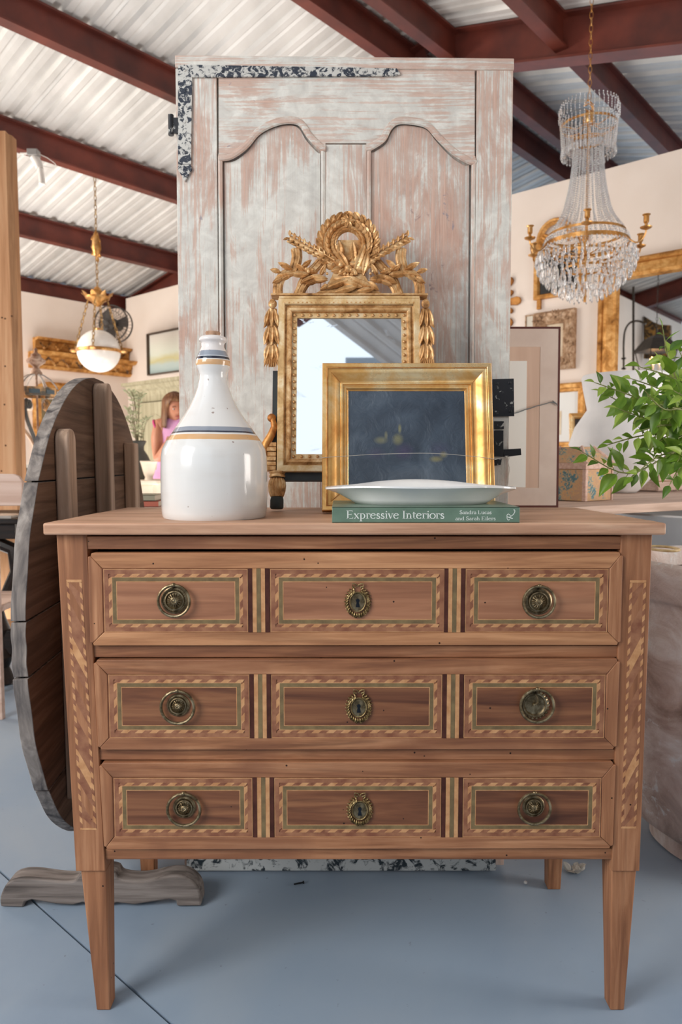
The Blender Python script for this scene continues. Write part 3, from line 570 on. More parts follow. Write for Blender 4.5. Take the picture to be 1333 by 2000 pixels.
# little serif stroke alphabet: strokes in em units, cap height 1
def arc(cx, cy, rx, ry, a0, a1, n=14): return [(cx + rx * cos(radians(a0 + (a1 - a0) * k / n)), cy + ry * sin(radians(a0 + (a1 - a0) * k / n))) for k in range(n + 1)]
TK, TN = .125, .05
def stem(x, y0, y1, ser=3):
    r = [([(x, y0), (x, y1)], TK)]
    if ser & 1: r.append(([(x - .13, y0 + .02), (x + .13, y0 + .02)], TN))
    if ser & 2: r.append(([(x - .13, y1 - .02), (x + .08, y1 - .02)], TN))
    return r
def bowl(cx, cy, rx, ry, a0, a1, flip=1):
    pts = arc(cx, cy, rx, ry, a0, a1, 20); return [(pts, [TN + (TK - TN) * abs(cos(radians(a0 + (a1 - a0) * k / 20))) ** 1.5 for k in range(21)])]
X = .64
G = {'E': (stem(.14, 0, 1) + [([(.14, .98), (.58, .98)], TN), ([(.57, 1), (.57, .84)], TN), ([(.14, .52), (.46, .52)], TN), ([(.46, .6), (.46, .43)], TN), ([(.14, .02), (.62, .02)], TN), ([(.6, 0), (.63, .2)], TN)], .72),
     'I': (stem(.17, 0, 1) + [([(.1, .98), (.3, .98)], TN)], .36),
     'L': (stem(.14, 0, 1) + [([(.14, .02), (.56, .02)], TN), ([(.54, 0), (.58, .22)], TN)], .64),
     'S': ([(arc(.3, .75, .2, .23, 40, 265, 16) + arc(.3, .27, .23, .25, 85, -150, 16), TK * .85), ([(.47, .98), (.47, .8)], TN), ([(.06, .02), (.06, .24)], TN)], .6),
     'R': (stem(.15, 0, 1) + [([(.15, .98), (.35, .98)], TN)] + bowl(.33, .75, .22, .235, 90, -90) + [([(.15, .5), (.35, .5)], TN), ([(.33, .5), (.66, .02)], TK), ([(.6, .02), (.75, .02)], TN)], .74),
     'x': ([([(.06, X - .02), (.44, .02)], TK), ([(.42, X - .02), (.06, .02)], TN), ([(0, X - .02), (.18, X - .02)], TN), ([(.34, X - .02), (.5, X - .02)], TN), ([(0, .02), (.16, .02)], TN), ([(.34, .02), (.5, .02)], TN)], .53),
     'p': (stem(.14, -.32, X) + bowl(.28, .32, .22, .3, 110, -110) , .6),
     'r': (stem(.14, 0, X) + [(arc(.3, .42, .17, .2, 150, 50, 8), TN), (arc(.4, .56, .04, .04, 0, 360, 8), .05)], .44),
     'e': (bowl(.27, .32, .23, .31, 20, 325) + [([(.06, .37), (.48, .42)], TN)], .55),
     's': ([(arc(.2, .47, .12, .14, 40, 265, 12) + arc(.2, .17, .14, .15, 85, -150, 12), TK * .8), ([(.31, .62), (.31, .48)], TN), ([(.06, .02), (.06, .17)], TN)], .42),
     'i': (stem(.14, 0, X) + [(arc(.14, .86, .035, .035, 0, 360, 8), .075)], .29),
     'v': ([([(.07, X - .02), (.26, 0)], TK), ([(.26, 0), (.43, X - .02)], TN), ([(0, X - .02), (.18, X - .02)], TN), ([(.34, X - .02), (.52, X - .02)], TN)], .52),
     'n': (stem(.14, 0, X) + [(arc(.3, .38, .16, .22, 150, 0, 10), TN * 1.5)] + stem(.46, 0, .42, 1), .62),
     't': ([([(.14, .82), (.14, .12)], TK), (arc(.25, .14, .11, .12, 180, 300, 8), TN), ([(.02, X - .03), (.34, X - .03)], TN)], .37),
     'o': (bowl(.28, .32, .25, .31, 0, 360), .57),
     'a': (stem(.38, .05, .45, 0) + [(arc(.25, .46, .13, .16, 0, 160, 10), TN * 1.3)] + bowl(.22, .18, .16, .17, 60, 330) + [([(.38, .06), (.48, .02)], TN)], .5),
     'd': (stem(.44, 0, 1.02, 0) + [([(.44, .02), (.56, .02)], TN), ([(.34, 1.0), (.44, 1.0)], TN)] + bowl(.26, .32, .21, .3, 50, 310), .6),
     'u': (stem(.14, .2, X, 2) + [(arc(.3, .22, .16, .2, 180, 330, 10), TN * 1.5)] + stem(.46, 0, X, 2) + [([(.46, .02), (.58, .02)], TN)], .62),
     'c': (bowl(.26, .32, .21, .3, 45, 315), .47),
     'h': (stem(.14, 0, 1.02) + [(arc(.3, .38, .16, .22, 150, 0, 10), TN * 1.5)] + stem(.46, 0, .42, 1), .62),
     'l': (stem(.14, 0, 1.02), .29), ' ': ([], .28)}
def ribbon(m, pts, wd, y0, y1, mi=0):
    n = len(pts); W = wd if isinstance(wd, list) else [wd] * n; L_, R_ = [], []
    for i in range(n):
        a = Vector(pts[max(0, i - 1)]); c_ = Vector(pts[min(n - 1, i + 1)]); t = c_ - a; t = t.normalized() if t.length > 1e-9 else Vector((1, 0)); nn_ = Vector((-t.y, t.x)) * (W[i] / 2); p = Vector(pts[i]); L_.append(p + nn_); R_.append(p - nn_)
    for i in range(n - 1): m.quadp([tuple(L_[i]), tuple(L_[i + 1]), tuple(R_[i + 1]), tuple(R_[i])], y0, y1, mi)
def text(m, s, x, z, h, width=None, y0=-.0002, y1=.0001, bold=1.):
    tot = sum(G[c_][1] for c_ in s); k = (width / tot) if width else h
    for c_ in s:
        st, ad_ = G[c_]
        for pts, wd in st: ribbon(m, [(x + a * k, z + b_ * h) for a, b_ in pts], [q * h * bold for q in wd] if isinstance(wd, list) else wd * h * bold, y0, y1)
        x += ad_ * k
BF = Fr((book.location.x, 1.226, BZ), (1, 0, 0), (0, 0, 1)); bp = BF.px
m = M(); xa, za = bp(677, 1013); xb, _ = bp(869, 1013); text(m, 'Expressive Interiors', xa, za, bp(677, 997)[1] - za, xb - xa); obj('title_lettering', m, m_print, book, smooth=0)
m = M(); xa, za = bp(898, 1004); xb, _ = bp(961, 1004); text(m, 'Sandra Lucas', xa, za, .0062, xb - xa, bold=1.15); xa, za = bp(890, 1016); xb, _ = bp(969, 1016); text(m, 'and Sarah Eilers', xa, za, .0062, xb - xa, bold=1.15); obj('author_lettering', m, m_print, book, smooth=0)
m = M()   # turned swash R emblem
for q, wd in (([(585, 555), (700, 590), (803, 628)], .0013), ([(588, 560), (592, 490), (640, 455), (690, 485), (712, 540), (692, 575)], .0009), ([(700, 548), (780, 510), (850, 435), (882, 350), (862, 300), (830, 306)], .0010), ([(588, 560), (592, 620), (622, 672), (665, 677), (672, 645)], .0008)):
    ribbon(m, spl([bp(960 + x / 19.04, 980 + y / 19.04) for x, y in q], 5), wd, -.0002, .0001)
obj('publisher_emblem', m, m_print, book, smooth=0)
# ================================================================ PLATTER
PC = atY(823, 960, 1.325); PZ = BZ + bh
plat = M(); n = 96; a_, b_2 = 366 * 1.325 / 1400 / 2, .098
def sc(t):  # scalloped outline
    return 1 - .055 * abs(sin(2 * t + pi / 2)) ** .7 * 0 - .05 * (1 - abs(cos(2 * t))) + .035 * abs(cos(t)) ** 12 - .02 * cos(8 * t) * .5
R3 = [(.0, .004, 0), (.60, .0035, 0), (.66, .0, 0), (.70, .0, 0), (.76, .008, .3), (.86, .021, 1), (.97, .0275, 1), (1.0, .0295, 1), (.995, .0325, 1), (.955, .0315, 1), (.86, .025, 1), (.75, .013, .3), (.69, .0065, 0), (.0, .006, 0)]
vs = []; fs = []
for (r, z, wv) in R3:
    for k in range(n):
        t = 2 * pi * k / n; s_ = 1 + (sc(t) - 1) * (wv if r > .2 else 0); zz_ = z + wv * (.0035 * (abs(sin(t)) ** 3 * 1.2 - .35) + .007 * max(0, sin(t)) ** 4 - .0015 * cos(4 * t) * (sin(t) < 0)) ; vs.append((a_ * r * s_ * cos(t), b_2 * r * s_ * sin(t), max(0, zz_)))
for i in range(len(R3) - 1):
    for k in range(n): l = (k + 1) % n; fs.append((i * n + k, i * n + l, (i + 1) * n + l, (i + 1) * n + k))
plat.add(vs, fs); gl = plain('white_ironstone', '#dedede', .14, 0, c2='#e6e5e2', sc=20); gl.node_tree.nodes['Principled BSDF'].inputs['Coat Weight'].default_value = .3
po = obj('platter', plat, gl, smooth=60, loc=(PC.x, 1.335, PZ)); tag(po, 'white ironstone platter with wavy rim resting on the green book', 'platter')
# ================================================================ GILT FRAMED STILL LIFE
lean = radians(11.5); PF = Fr((0, 1.449, TOPZ + .0042), (1, 0, 0), (0, sin(lean), cos(lean))); pp = PF.px
pt = thing('framed_painting', 'dark blue still life of pears and plums in a burnished gold frame', 'painting', fr=PF)
x0, z0 = pp(629.5, 1003)[0], .0005; x1 = pp(966, 1000)[0]; z1 = pp(800, 713)[1]; xs0 = pp(630, 750)[0]
s1 = (x1 - x0) / 337
P_ = [(0, .02), (0, -.012), (.0015, -.0135), (.008, -.0135), (.0105, -.0115), (.0125, -.0105), (.016, -.0105), (.021, -.0085), (.028, -.0035), (.034, .0005), (.0375, .001), (.0385, -.001), (.0415, -.001), (.0425, .003), (.045, .0035), (.0465, .002), (.049, .0025), (.0505, .006), (.0535, .0085), (.0535, .012), (.02, .02)]
m = M(); m.rings(x0, z0, x1, z1, P_); obj('gilt_frame', m, g_frame, pt, smooth=28)
for (cx_, cz_, sx_, sz_) in ((x0, z1, 1, -1), (x1, z1, -1, -1), (x0, z0, 1, 1), (x1, z0, -1, 1)):
    m = M(); m.tube([(cx_ + sx_ * .012, -.0105, cz_ + sz_ * .012), (cx_ + sx_ * .02, -.0092, cz_ + sz_ * .02), (cx_ + sx_ * .037, .0006, cz_ + sz_ * .037)], .0004, 5); obj('mitre_line', m, g_red, pt)
m = M(); m.rings(x0 + .0005, z0 + .0005, x1 - .0005, z1 - .0005, [(.0088, -.0118), (.0088, -.0128), (.0105, -.0128), (.0105, -.0118)]); obj('worn_edge', m, g_red, pt)
m = M(); m.box(x0 + .052, x1 - .052, .009, .012, z0 + .052, z1 - .052)
cm, cn, cb = newmat('aged_dark_canvas', .42); v_ = coords(cn, (1, 1, 1)); n1 = nz(cn, v_, 9, 8, .8); base = ramp(cn, n1, [(.3, '#2c3643'), (.5, '#3e4a58'), (.7, '#55616e')])
gr = cn.nodes.new('ShaderNodeSeparateXYZ'); cn.links.new(v_, gr.inputs[0])
cxm, czm = (x0 + x1) / 2, (z0 + z1) / 2
def blob(cn, cx, cz, rx, rz, colr, base, soft=.5, st=.8):
    mp = cn.nodes.new('ShaderNodeMapping'); cn.links.new(v_, mp.inputs[0]); mp.inputs['Location'].default_value = (-cx / rx, 0, -cz / rz); mp.inputs['Scale'].default_value = (1 / rx, 0, 1 / rz)
    ln = cn.nodes.new('ShaderNodeVectorMath'); ln.operation = 'LENGTH'; cn.links.new(mp.outputs[0], ln.inputs[0]); k = cn.nodes.new('ShaderNodeMath'); k.operation = 'MULTIPLY_ADD'; cn.links.new(n1, k.inputs[0]); k.inputs[1].default_value = .5; cn.links.new(ln.outputs['Value'], k.inputs[2])
    return mixc(cn, ramp(cn, k.outputs[0], [(1.25 - soft, st), (1.25, 0.)]), base, colr)
def bpx(u, v): q = pp(u, v); return q
for (u, v, ru, rv, c_, so, st) in ((800, 930, 120, 26, '#5a5d60', .9, .5), (735, 884, 28, 20, '#4a3f5c', .5, .7), (790, 880, 28, 24, '#493a5e', .5, .85), (860, 876, 34, 24, '#413a58', .5, .75), (745, 858, 20, 11, '#8d8a5f', .4, .75), (755, 848, 5, 12, '#96916a', .3, .7), (778, 856, 15, 17, '#8f8b58', .35, .8), (782, 835, 5, 14, '#9a9660', .3, .85), (853, 895, 21, 10, '#9b9152', .35, .85), (868, 886, 12, 10, '#a09657', .35, .7), (866, 915, 3, 15, '#57656f', .3, .6)):
    x, z = pp(u, v); base = blob(cn, x, z, ru * .00108, rv * .00108, c_, base, so + .45, st * .55)
cn.links.new(base, cb.inputs['Base Color']); bump(cn, cb, nz(cn, coords(cn, (1, 1, 1)), 26, 10, 2.2), .55, .004)
obj('canvas', m, cm, pt, smooth=0)
m = M(); m.box(x0 + .01, x1 - .01, .012, .018, z0 + .01, z1 - .01); obj('backing', m, w_chz, pt, smooth=0)
wire = M(); wp = [pp(u, v, -.017) for u, v in ((628, 894), (670, 891), (720, 888), (770, 886), (820, 885), (860, 886), (900, 889), (940, 893), (968, 897))]
wire.tube([PF.m @ Vector((x, -.0165, z)) for x, z in spl(wp, 3)] + [DF.m @ Vector((dp(u, v, -.01)[0], -.012, dp(u, v, -.01)[1])) for u, v in ((985, 893), (993, 890))], .0006, 6)
wr = obj('picture_wire', wire, plain('thin_silver_wire', '#c9c6c0', .35, .6)); tag(wr, 'thin pale wire strung across the front of the gold-framed still life', 'wire')
m = M()
for k in range(5):
    u0 = 985 + k * 1.5; m.tube([DF.m @ Vector((dp(u0 + random.uniform(-2, 2), v, 0)[0], -.012 - .002 * k, dp(u0, v, 0)[1])) for v in (892, 903, 915, 930, 945)], .0005, 5)
m.ball(DF.m @ Vector((dp(987, 893)[0], -.012, dp(987, 893)[1])), .0035, n=6, m=4)
st_ = obj('loose_string', m, plain('white_string', '#d8d4ca', .8)); tag(st_, 'frayed white string tied to the door fitting beside the painting', 'string')
# ================================================================ PAPER BACKED PICTURE, seen from behind
ln2 = radians(1.5); QF = Fr((0, 2.035, .8705), (1, .0, 0), (0, sin(ln2), cos(ln2))); qp = QF.px
pb = thing('framed_picture', 'large picture seen from behind, brown paper backing with wire, right of the door', 'picture', fr=QF)
x0, z0 = qp(930, 991)[0], 0; x1 = qp(1090, 992)[0]; z1 = qp(1050, 638)[1]; xt1 = qp(1097, 640)[0]; x1 = (x1 + xt1) / 2
kraft = wood('kraft_paper', [(.3, '#c7a894'), (.5, '#d4b49f'), (.7, '#dec0ab')], 'z', .8, .8, bmp=.2); tape = plain('gummed_tape', '#d2bcae', .6, c2='#dcc8ba', sc=12, b_=.3); redwood = plain('red_brown_moulding', '#5a2a22', .5)
m = M(); m.rings(x0, z0, x1, z1, [(0, .0), (0, .03), (.006, .03), (.006, 0)]); obj('frame_moulding', m, redwood, pb, smooth=0)
m = M(); m.box(x0 + .006, x1 - .006, .001, .004, z0 + .006, z1 - .006); obj('paper_backing', m, kraft, pb, smooth=0)
m = M(); m.rings(x0 + .006, z0 + .006, x1 - .006, z1 - .006, [(0, .0012), (0, .0002), (.05, .0004), (.05, .0012)]); obj('tape_border', m, tape, pb, smooth=0)
q0 = qp(1030, 705); q1 = qp(1030, 952); m = M(); m.box(x0 + .07, q0[0], .0, .002, q1[1], q0[1]); obj('white_mount', m, plain('white_mount', '#eeebe4', .8), pb, smooth=0)
m = M(); wp = [qp(u, v, -.003) for u, v in ((1004, 808), (1025, 801), (1050, 793), (1078, 786), (1088, 789), (1080, 783), (1090, 792))]
for r_ in range(3): m.tube([(x + .001 * sin(i * 2.1 + r_ * 2), -.003 + .001 * cos(i * 2.1 + r_ * 2), z + .001 * sin(i * 1.7 + r_)) for i, (x, z) in enumerate(spl(wp, 4))], .0009, 5)
obj('hanging_wire', m, plain('dull_wire', '#8d8f92', .4, .7), pb)
# ================================================================ CARVED GILT MIRROR WITH CREST
lm = radians(10.5); MF = Fr((0, 1.532, TOPZ + .003), (1, 0, 0), (0, sin(lm), cos(lm)))
def mz(x, y, d=0.): return MF.px(480 + x / 3.225, 400 + y / 3.225, d)      # reads the close-up of the mirror
mir = thing('gilt_mirror', 'antique carved giltwood mirror with laurel wreath crest leaning on the door panel', 'mirror', fr=MF)
x0 = (mz(201, 1500)[0]); x1 = mz(1100, 900)[0]; z0 = mz(600, 1686)[1]; z1 = mz(600, 600)[1]
MS = (x1 - x0) / 899.
m = M(); m.rings(x0, z0, x1, z1, [(0, .018), (0, -.010), (.0015, -.0115), (.0125, -.0115), (.0145, -.0085)]); m.f = m.f[:-4]; m.m = m.m[:-4]; obj('outer_moulding', m, g_pale, mir, smooth=30)
m = M(); m.rings(x0, z0, x1, z1, [(.0144, .012), (.0144, -.006), (.0165, -.004), (.019, -.0055), (.0215, -.0085), (.026, -.0085), (.0285, -.006), (.0295, -.002), (.0295, .012)]); obj('inner_moulding', m, g_main, mir, smooth=30)
m = M(); m.rings(x0, z0, x1, z1, [(.0294, .012), (.0294, .001), (.0405, .001), (.0405, .012)]); obj('bead_channel', m, g_pale, mir, smooth=0)
bm_ = M(); bm_.ball((0, 0, 0), .0034, .0034, .0034, 10, 6)
bi, bo = .035, None; nx = 14; nz_ = 21; bead = None; ax0, ax1, az0, az1 = x0 + bi, x1 - bi, z0 + bi, z1 - bi
for k in range(nx + 1):
    for zz_ in (az0, az1):
        l_ = (ax0 + (ax1 - ax0) * k / nx, .0, zz_)
        if bead is None: bead = obj('bead', bm_, g_main, mir, loc=l_)
        else: dup(bead, mir, loc=l_)
for k in range(1, nz_):
    for xx in (ax0, ax1): dup(bead, mir, loc=(xx, 0, az0 + (az1 - az0) * k / nz_))
glass, gn, gb = newmat('old_mirror_glass', .02, 1); v_ = coords(gn); n_ = nz(gn, v_, 14, 8, 1.2); gn.links.new(ramp(gn, n_, [(.70, '#e9ebee'), (.73, '#30343a')]), gb.inputs['Base Color']); gn.links.new(ramp(gn, n_, [(.6, .02), (.74, .5)]), gb.inputs['Roughness'])
m = M(); m.box(x0 + .0405, x1 - .0405, .004, .008, z0 + .0405, z1 - .0405); obj('mirror_glass', m, glass, mir, smooth=0)
m = M(); dkb = plain('dark_backboard', '#1a2226', .6, c2='#2c3334', sc=20)
a, b = mz(165, 1500)[0], mz(1140, 900)[0]; m.box(a, x0 + .01, .006, .02, mz(0, 1735)[1], mz(0, 1040)[1]); m.box(b, x1 - .01, .006, .02, mz(0, 1735)[1], mz(0, 1040)[1]); obj('side_board', m, dkb, mir, smooth=0, kind='stuff')
m = M(); m.box(x0 + .01, x1 - .01, .0, .018, mz(0, 1737)[1], z0 + .002); obj('base_rail', m, dkb, mir, smooth=0)
m = M(); m.box(x0 + .01, x1 - .01, .012, .0195, z0, z1); obj('back_panel', m, dkb, mir, smooth=0)
# cornice under the crest
ca, cb_ = mz(163, 580)[0], mz(1145, 580)[0]; cz = mz(600, 586)[1]
m = M(); m.box(x0 + .001, x1 - .001, -.013, .014, z1 - .001, cz - .0005); obj('cornice', m, g_pale, mir, bevel=.0012)
m = M(); m.box(ca, cb_, -.016, .014, cz, cz + .0045); obj('crest_ledge', m, g_main, mir, bevel=.0015)
m = M(); n = 30
for k in range(n): xx = x0 + .014 + (x1 - x0 - .028) * k / (n - 1); zd = mz(600, 628)[1]; m.ball((xx, -.0115, zd), .0024, .0016, .0018, 6, 4)
obj('bead_row', m, g_main, mir, kind='stuff')
# --- crest, carved piece by piece (coordinates read from the close-up, mirrored about x = 650)
def cp(x, y, d=0.): q = mz(x, y); return Vector((q[0], d, q[1]))
U = (cp(1145, 570) - cp(163, 570)).length / 982.
wre = M(); cx_, cy_ = 646, 262
wre.tube([cp(cx_ + 128 * cos(t), cy_ + 128 * sin(t), -.008) for t in [2 * pi * k / 40 for k in range(40)]], 24 * U, 8, True, flat=.6, fn=(0, 1, 0))
for k in range(13):
    for sd in (-1, 1):
        t = radians(90 - 166 * k / 12)      # from the bottom upwards on each side
        for (r_, w_, tilt) in ((158, 50, .6), (130, 48, 0), (104, 42, -.6)):
            c_ = cp(cx_ + sd * r_ * cos(t) , cy_ + r_ * sin(t), -.015 if r_ == 128 else -.010)
            d_ = Vector((sd * sin(t) , -.12, cos(t))) + Vector((sd * cos(t), 0, -sin(t))) * tilt
            wre.leaf(c_, d_, (sd * cos(t) * .35 * (1 if r_ > 128 else -1 if r_ < 128 else 0), -1, 0), 74 * U, w_ * U, .010)
wre.ball(cp(642, 130, -.02), 19 * U, 10 * U, 19 * U, 10, 6)
for k in range(7): t = 2 * pi * k / 7; wre.leaf(cp(642, 130, -.018), (cos(t), -.1, sin(t)), (0, -1, 0), 46 * U, 30 * U, .004)
obj('laurel_wreath', wre, g_main, mir, smooth=45)
def mirx(x, sd): return x if sd < 0 else 1300 - x
for sd in (-1, 1):
    q = M(); a = cp(mirx(280, sd), 225, -.010); b = cp(mirx(555, sd), 385, -.012); d_ = (b - a).normalized(); nrm = Vector((-d_.z, 0, d_.x)) * (-1 if sd > 0 else 1)
    nrm = Vector((d_.z, 0, -d_.x)); 
    if nrm.z < 0: nrm = -nrm
    L = (b - a).length
    q.tube([a, a + d_ * L * .5, b], [22 * U, 20 * U, 16 * U], 8, flat=.7, fn=(0, 1, 0))
    for k in range(9):
        p = a + d_ * L * (k / 9.)
        for s2 in (-1, 1): q.leaf(p + nrm * s2 * 6 * U + Vector((0, -.006, 0)), -d_ * .55 + nrm * s2 * .8 + Vector((0, -.15, 0)), (0, -1, 0), 40 * U, 20 * U, .003)
    q.tube([a - d_ * 3 * U + nrm * 26 * U + Vector((0, -.006, 0)), b + nrm * 12 * U + Vector((0, -.008, 0))], 5 * U, 6); q.tube([a - nrm * 28 * U + Vector((0, -.004, 0)), b - nrm * 16 * U + Vector((0, -.006, 0))], 7 * U, 6)
    obj('crossed_quiver', q, g_main, mir, smooth=45)
    q = M()
    def band(pts, r, d0=-.006):
        P3 = [cp(mirx(x, sd), y, d0) for x, y in spl(pts, 5)]; R = [w_ * U * .5 for w_ in spl([(w__,) for w__ in r], 5) for w_ in w_] if isinstance(r, list) else r * U * .5
        q.tube(P3, R, 8, flat=.5, fn=(0, 1, 0))
        for off in (-.25, .22):      # carved strands along the ribbon
            r0 = R[0] if isinstance(R, list) else R; Q = []
            for i, p in enumerate(P3):
                t = (P3[min(i + 1, len(P3) - 1)] - P3[max(0, i - 1)]).normalized(); nn_ = Vector((-t.z, 0, t.x)); Q.append(p + nn_ * off * 2 * r0 + Vector((0, -r0 * .42, 0)))
            q.tube(Q, r0 * .2, 5)
    band([(320, 285), (325, 340), (312, 400), (300, 440)], 68); band([(480, 355), (440, 400), (400, 440), (360, 500), (345, 570)], 62, -.003)
    band([(205, 575), (205, 520), (225, 465), (285, 425), (350, 405)], 64, -.004); band([(335, 572), (360, 520), (400, 470)], 66, -.0035)
    obj('ribbon_scroll', q, g_main, mir, smooth=45)
    q = M()
    for (x, y, dx, dy, L_, W_) in ((330, 445, -1, .15, 130, 48), (300, 425, -1, -.5, 105, 40), (400, 455, -1, .0, 120, 48), (455, 445, -1, -.25, 110, 40), (440, 470, -1, .45, 100, 40), (380, 440, -.8, -.7, 80, 38), (470, 465, .3, -.6, 90, 36), (400, 470, 1, .1, 120, 46), (420, 500, 1, -.1, 100, 34), (380, 520, .9, -.3, 90, 32), (225, 440, -1, -.25, 70, 34), (240, 470, -1, .6, 80, 34), (350, 420, .9, -.8, 90, 36), (290, 455, -.9, .5, 80, 38)):
        q.leaf(cp(mirx(x, sd), y, -.012), (dx * (1 if sd < 0 else -1), -.1, -dy), (0, -1, 0), L_ * U, W_ * U, .009, curl=-.05)
    for (x, y, r_) in ((400, 440, 14), (385, 425, 10), (425, 430, 11), (500, 440, 9), (515, 455, 9), (230, 400, 8)): q.ball(cp(mirx(x, sd), y, -.017), r_ * U, n=8, m=5)
    obj('laurel_spray', q, g_main, mir, smooth=45)
    q = M()      # leaf drop down the side
    X0 = 172 if sd < 0 else 1132; X1 = 165 if sd < 0 else 1142; sgn = -1 if sd < 0 else 1
    q.ball(cp(X0, 632, -.006), 27 * U, 14 * U, 30 * U, 12, 8); q.tube([cp(X0 + 15 * cos(t * .8), 632 + 15 * sin(t * .8), -.019) for t in range(8)], 3.5 * U, 5)
    q.tube([cp(X0, 655, .0), cp(X0 + sgn * 2, 760, .0), cp(X1, 880, .0), cp(X1, 1020, .0)], [26 * U, 34 * U, 34 * U, 20 * U], 8, flat=.4, fn=(0, 1, 0))
    for (y, w_, L_) in ((665, 60, 120), (770, 78, 130), (885, 80, 110)):
        for (ox, tx) in ((-24, -.22), (0, 0), (22, .22)): q.leaf(cp(X0 + ox * .7 + sgn * 4, y, -.008), (tx, -.08, -1), (0, -1, 0), L_ * U, w_ * .55 * U, .006)
        q.leaf(cp(X0 + sgn * 22, y + 60, -.006), (sgn * .55, 0, -1), (sgn * .4, -1, 0), 68 * U, 30 * U, .004)
    for k in range(7): q.leaf(cp(X1 - 22 + 7.5 * k, 955, -.008), ((k - 3) * .1, -.05, -1), (0, -1, 0), 82 * U, 15 * U, .004)
    obj('leaf_drop', q, g_main, mir, smooth=45)
    # lower volute bracket and turned foot
    q = M(); Xc = lambda x: x if sd < 0 else 1300 - x
    q.ball(cp(Xc(165), 1345, -.004), 27 * U, 16 * U, 27 * U, 12, 8); q.tube([cp(Xc(172), 1350, -.006), cp(Xc(182), 1400, -.006), cp(Xc(165), 1450, -.006), cp(Xc(130), 1510, -.006), cp(Xc(118), 1560, -.006), cp(Xc(122), 1600, -.006)], [16 * U, 20 * U, 24 * U, 26 * U, 24 * U, 16 * U], 8, flat=.6, fn=(0, 1, 0))
    obj('volute_bracket', q, g_red, mir, smooth=45)
    q = M(); xa_, xb_ = sorted((cp(Xc(138), 1500).x, cp(Xc(195), 1500).x))
    for k, y in enumerate(range(1500, 1680, 30)): z_ = cp(0, y).z; q.box(xa_ - (.001 if k % 2 else 0), xb_, -.008 - (.002 if k % 2 else 0), .012, z_ - 26 * U, z_)
    obj('stepped_block', q, g_main, mir, bevel=.0008)
    q = M(); fx = cp(Xc(198), 1800); kk = lambda y: cp(0, y).z
    q.lathe([(26 * U, kk(1725) + .004), (48 * U, kk(1718)), (50 * U, kk(1708)), (44 * U, kk(1698)), (50 * U, kk(1690)), (50 * U, kk(1682)), (20 * U, kk(1675))], 24, (fx.x, .0, 0)); q.lathe([(36 * U, kk(1838)), (46 * U, kk(1810)), (50 * U, kk(1770)), (46 * U, kk(1740)), (34 * U, kk(1722))], 24, (fx.x, .0, 0))
    for k in range(16): t = 2 * pi * k / 16; q.tube([(fx.x + r_ * U * cos(t), r_ * U * sin(t), kk(y)) for r_, y in ((36, 1838), (47, 1805), (51, 1770), (47, 1742), (38, 1726))], 5 * U, 5)
    obj('fluted_foot', q, g_main, mir, smooth=45)
    q = M(); q.lathe([(36 * U, .0012), (41 * U, .004), (41 * U, kk(1860)), (37 * U, kk(1842)), (0, kk(1840))], 20, (fx.x, .0, 0)); obj('black_foot', q, dkb, mir, smooth=45)
# central basket of fruit
q = M(); out = spl([(580, 235), (575, 300), (570, 380), (545, 460), (500, 530), (445, 566)], 5) ; R_ = [(1300 - x, y) for x, y in out][::-1]
q.quadp([tuple(mz(x, y)) for x, y in out + R_], -.010, .004); obj('basket_plaque', q, g_main, mir, smooth=45, bevel=.003)
q = M()
for (x, y, dx, dy, L_, W_) in ((560, 480, 1, .35, 190, 60), (500, 540, 1, -.35, 200, 55), (610, 470, 1, .4, 170, 60), (560, 565, 1, -.25, 170, 50), (680, 500, 1, .3, 120, 50), (700, 560, 1, -.1, 110, 40), (650, 420, -.6, -1, 150, 60), (690, 440, .35, -1, 190, 70), (690, 400, -.1, -1, 160, 60), (740, 460, .2, -1, 170, 60), (600, 350, -.1, -1, 110, 60), (770, 500, .7, .6, 90, 40), (520, 520, -.9, .6, 60, 30)):
    q.leaf(cp(x, y, -.012), (dx, -.12, -dy), (0, -1, 0), L_ * U, W_ * U, .009, curl=-.03)
for (x, y, r_) in ((600, 398, 20), (646, 425, 27), (625, 455, 12), (645, 460, 12), (668, 458, 12), (600, 440, 14), (690, 450, 14)): q.ball(cp(x, y, -.015), r_ * U, n=10, m=6)
obj('carved_fruit', q, g_main, mir, smooth=45)
# ================================================================ ROUND TILT-TOP TABLE at the left
tph = -.07; tl_ = .007; tdir = Vector((sin(tph), cos(tph), 0)); tup = Vector((-sin(tl_), 0, cos(tl_))).normalized()
tn = tdir.cross(tup).normalized()     # points +x, towards the room
TC = Vector((-.624, 1.877, .646)); R = .568
class Fx(Fr): pass
TFm = Fr(TC, tdir, tup); # local x = far along the disc, z = up, y = away from viewer
grey_edge = wood('silvery_end_grain', [(.25, '#4d494a'), (.5, '#857d77'), (.75, '#b5aca4')], 'z', .9, 1.6, '#23232c', False, .6, .7)
oldoak = wood('dark_old_planks', [(.25, '#4a3628'), (.5, '#6b5140'), (.75, '#856a56')], 'x', .85, 2.0, '#33261e', False, .5, .6)
batten = wood('weathered_batten', [(.22, '#735b49'), (.5, '#ad927d'), (.78, '#d2b9a5')], 'z', .85, 1.6, '#33241b', False, .7, .6)
footw = wood('grey_split_oak', [(.22, '#3f3a36'), (.5, '#7a706a'), (.78, '#a39a93')], 'x', .9, 2.2, '#241f1e', False, .9, .7)
tab = thing('round_table', 'large round plank table with its top tipped upright showing battens, left of the chest', 'table', fr=TFm)
cuts = [-R]; 
for (u, v) in ((95, 1545), (58, 1322), (50, 1215), (70, 941), ): cuts.append(TFm.px(u, v)[1])
cuts += [R]; cuts = sorted(cuts)
ysg = 1 if TFm.y.dot(tn) > 0 else -1   # which local y is the room side
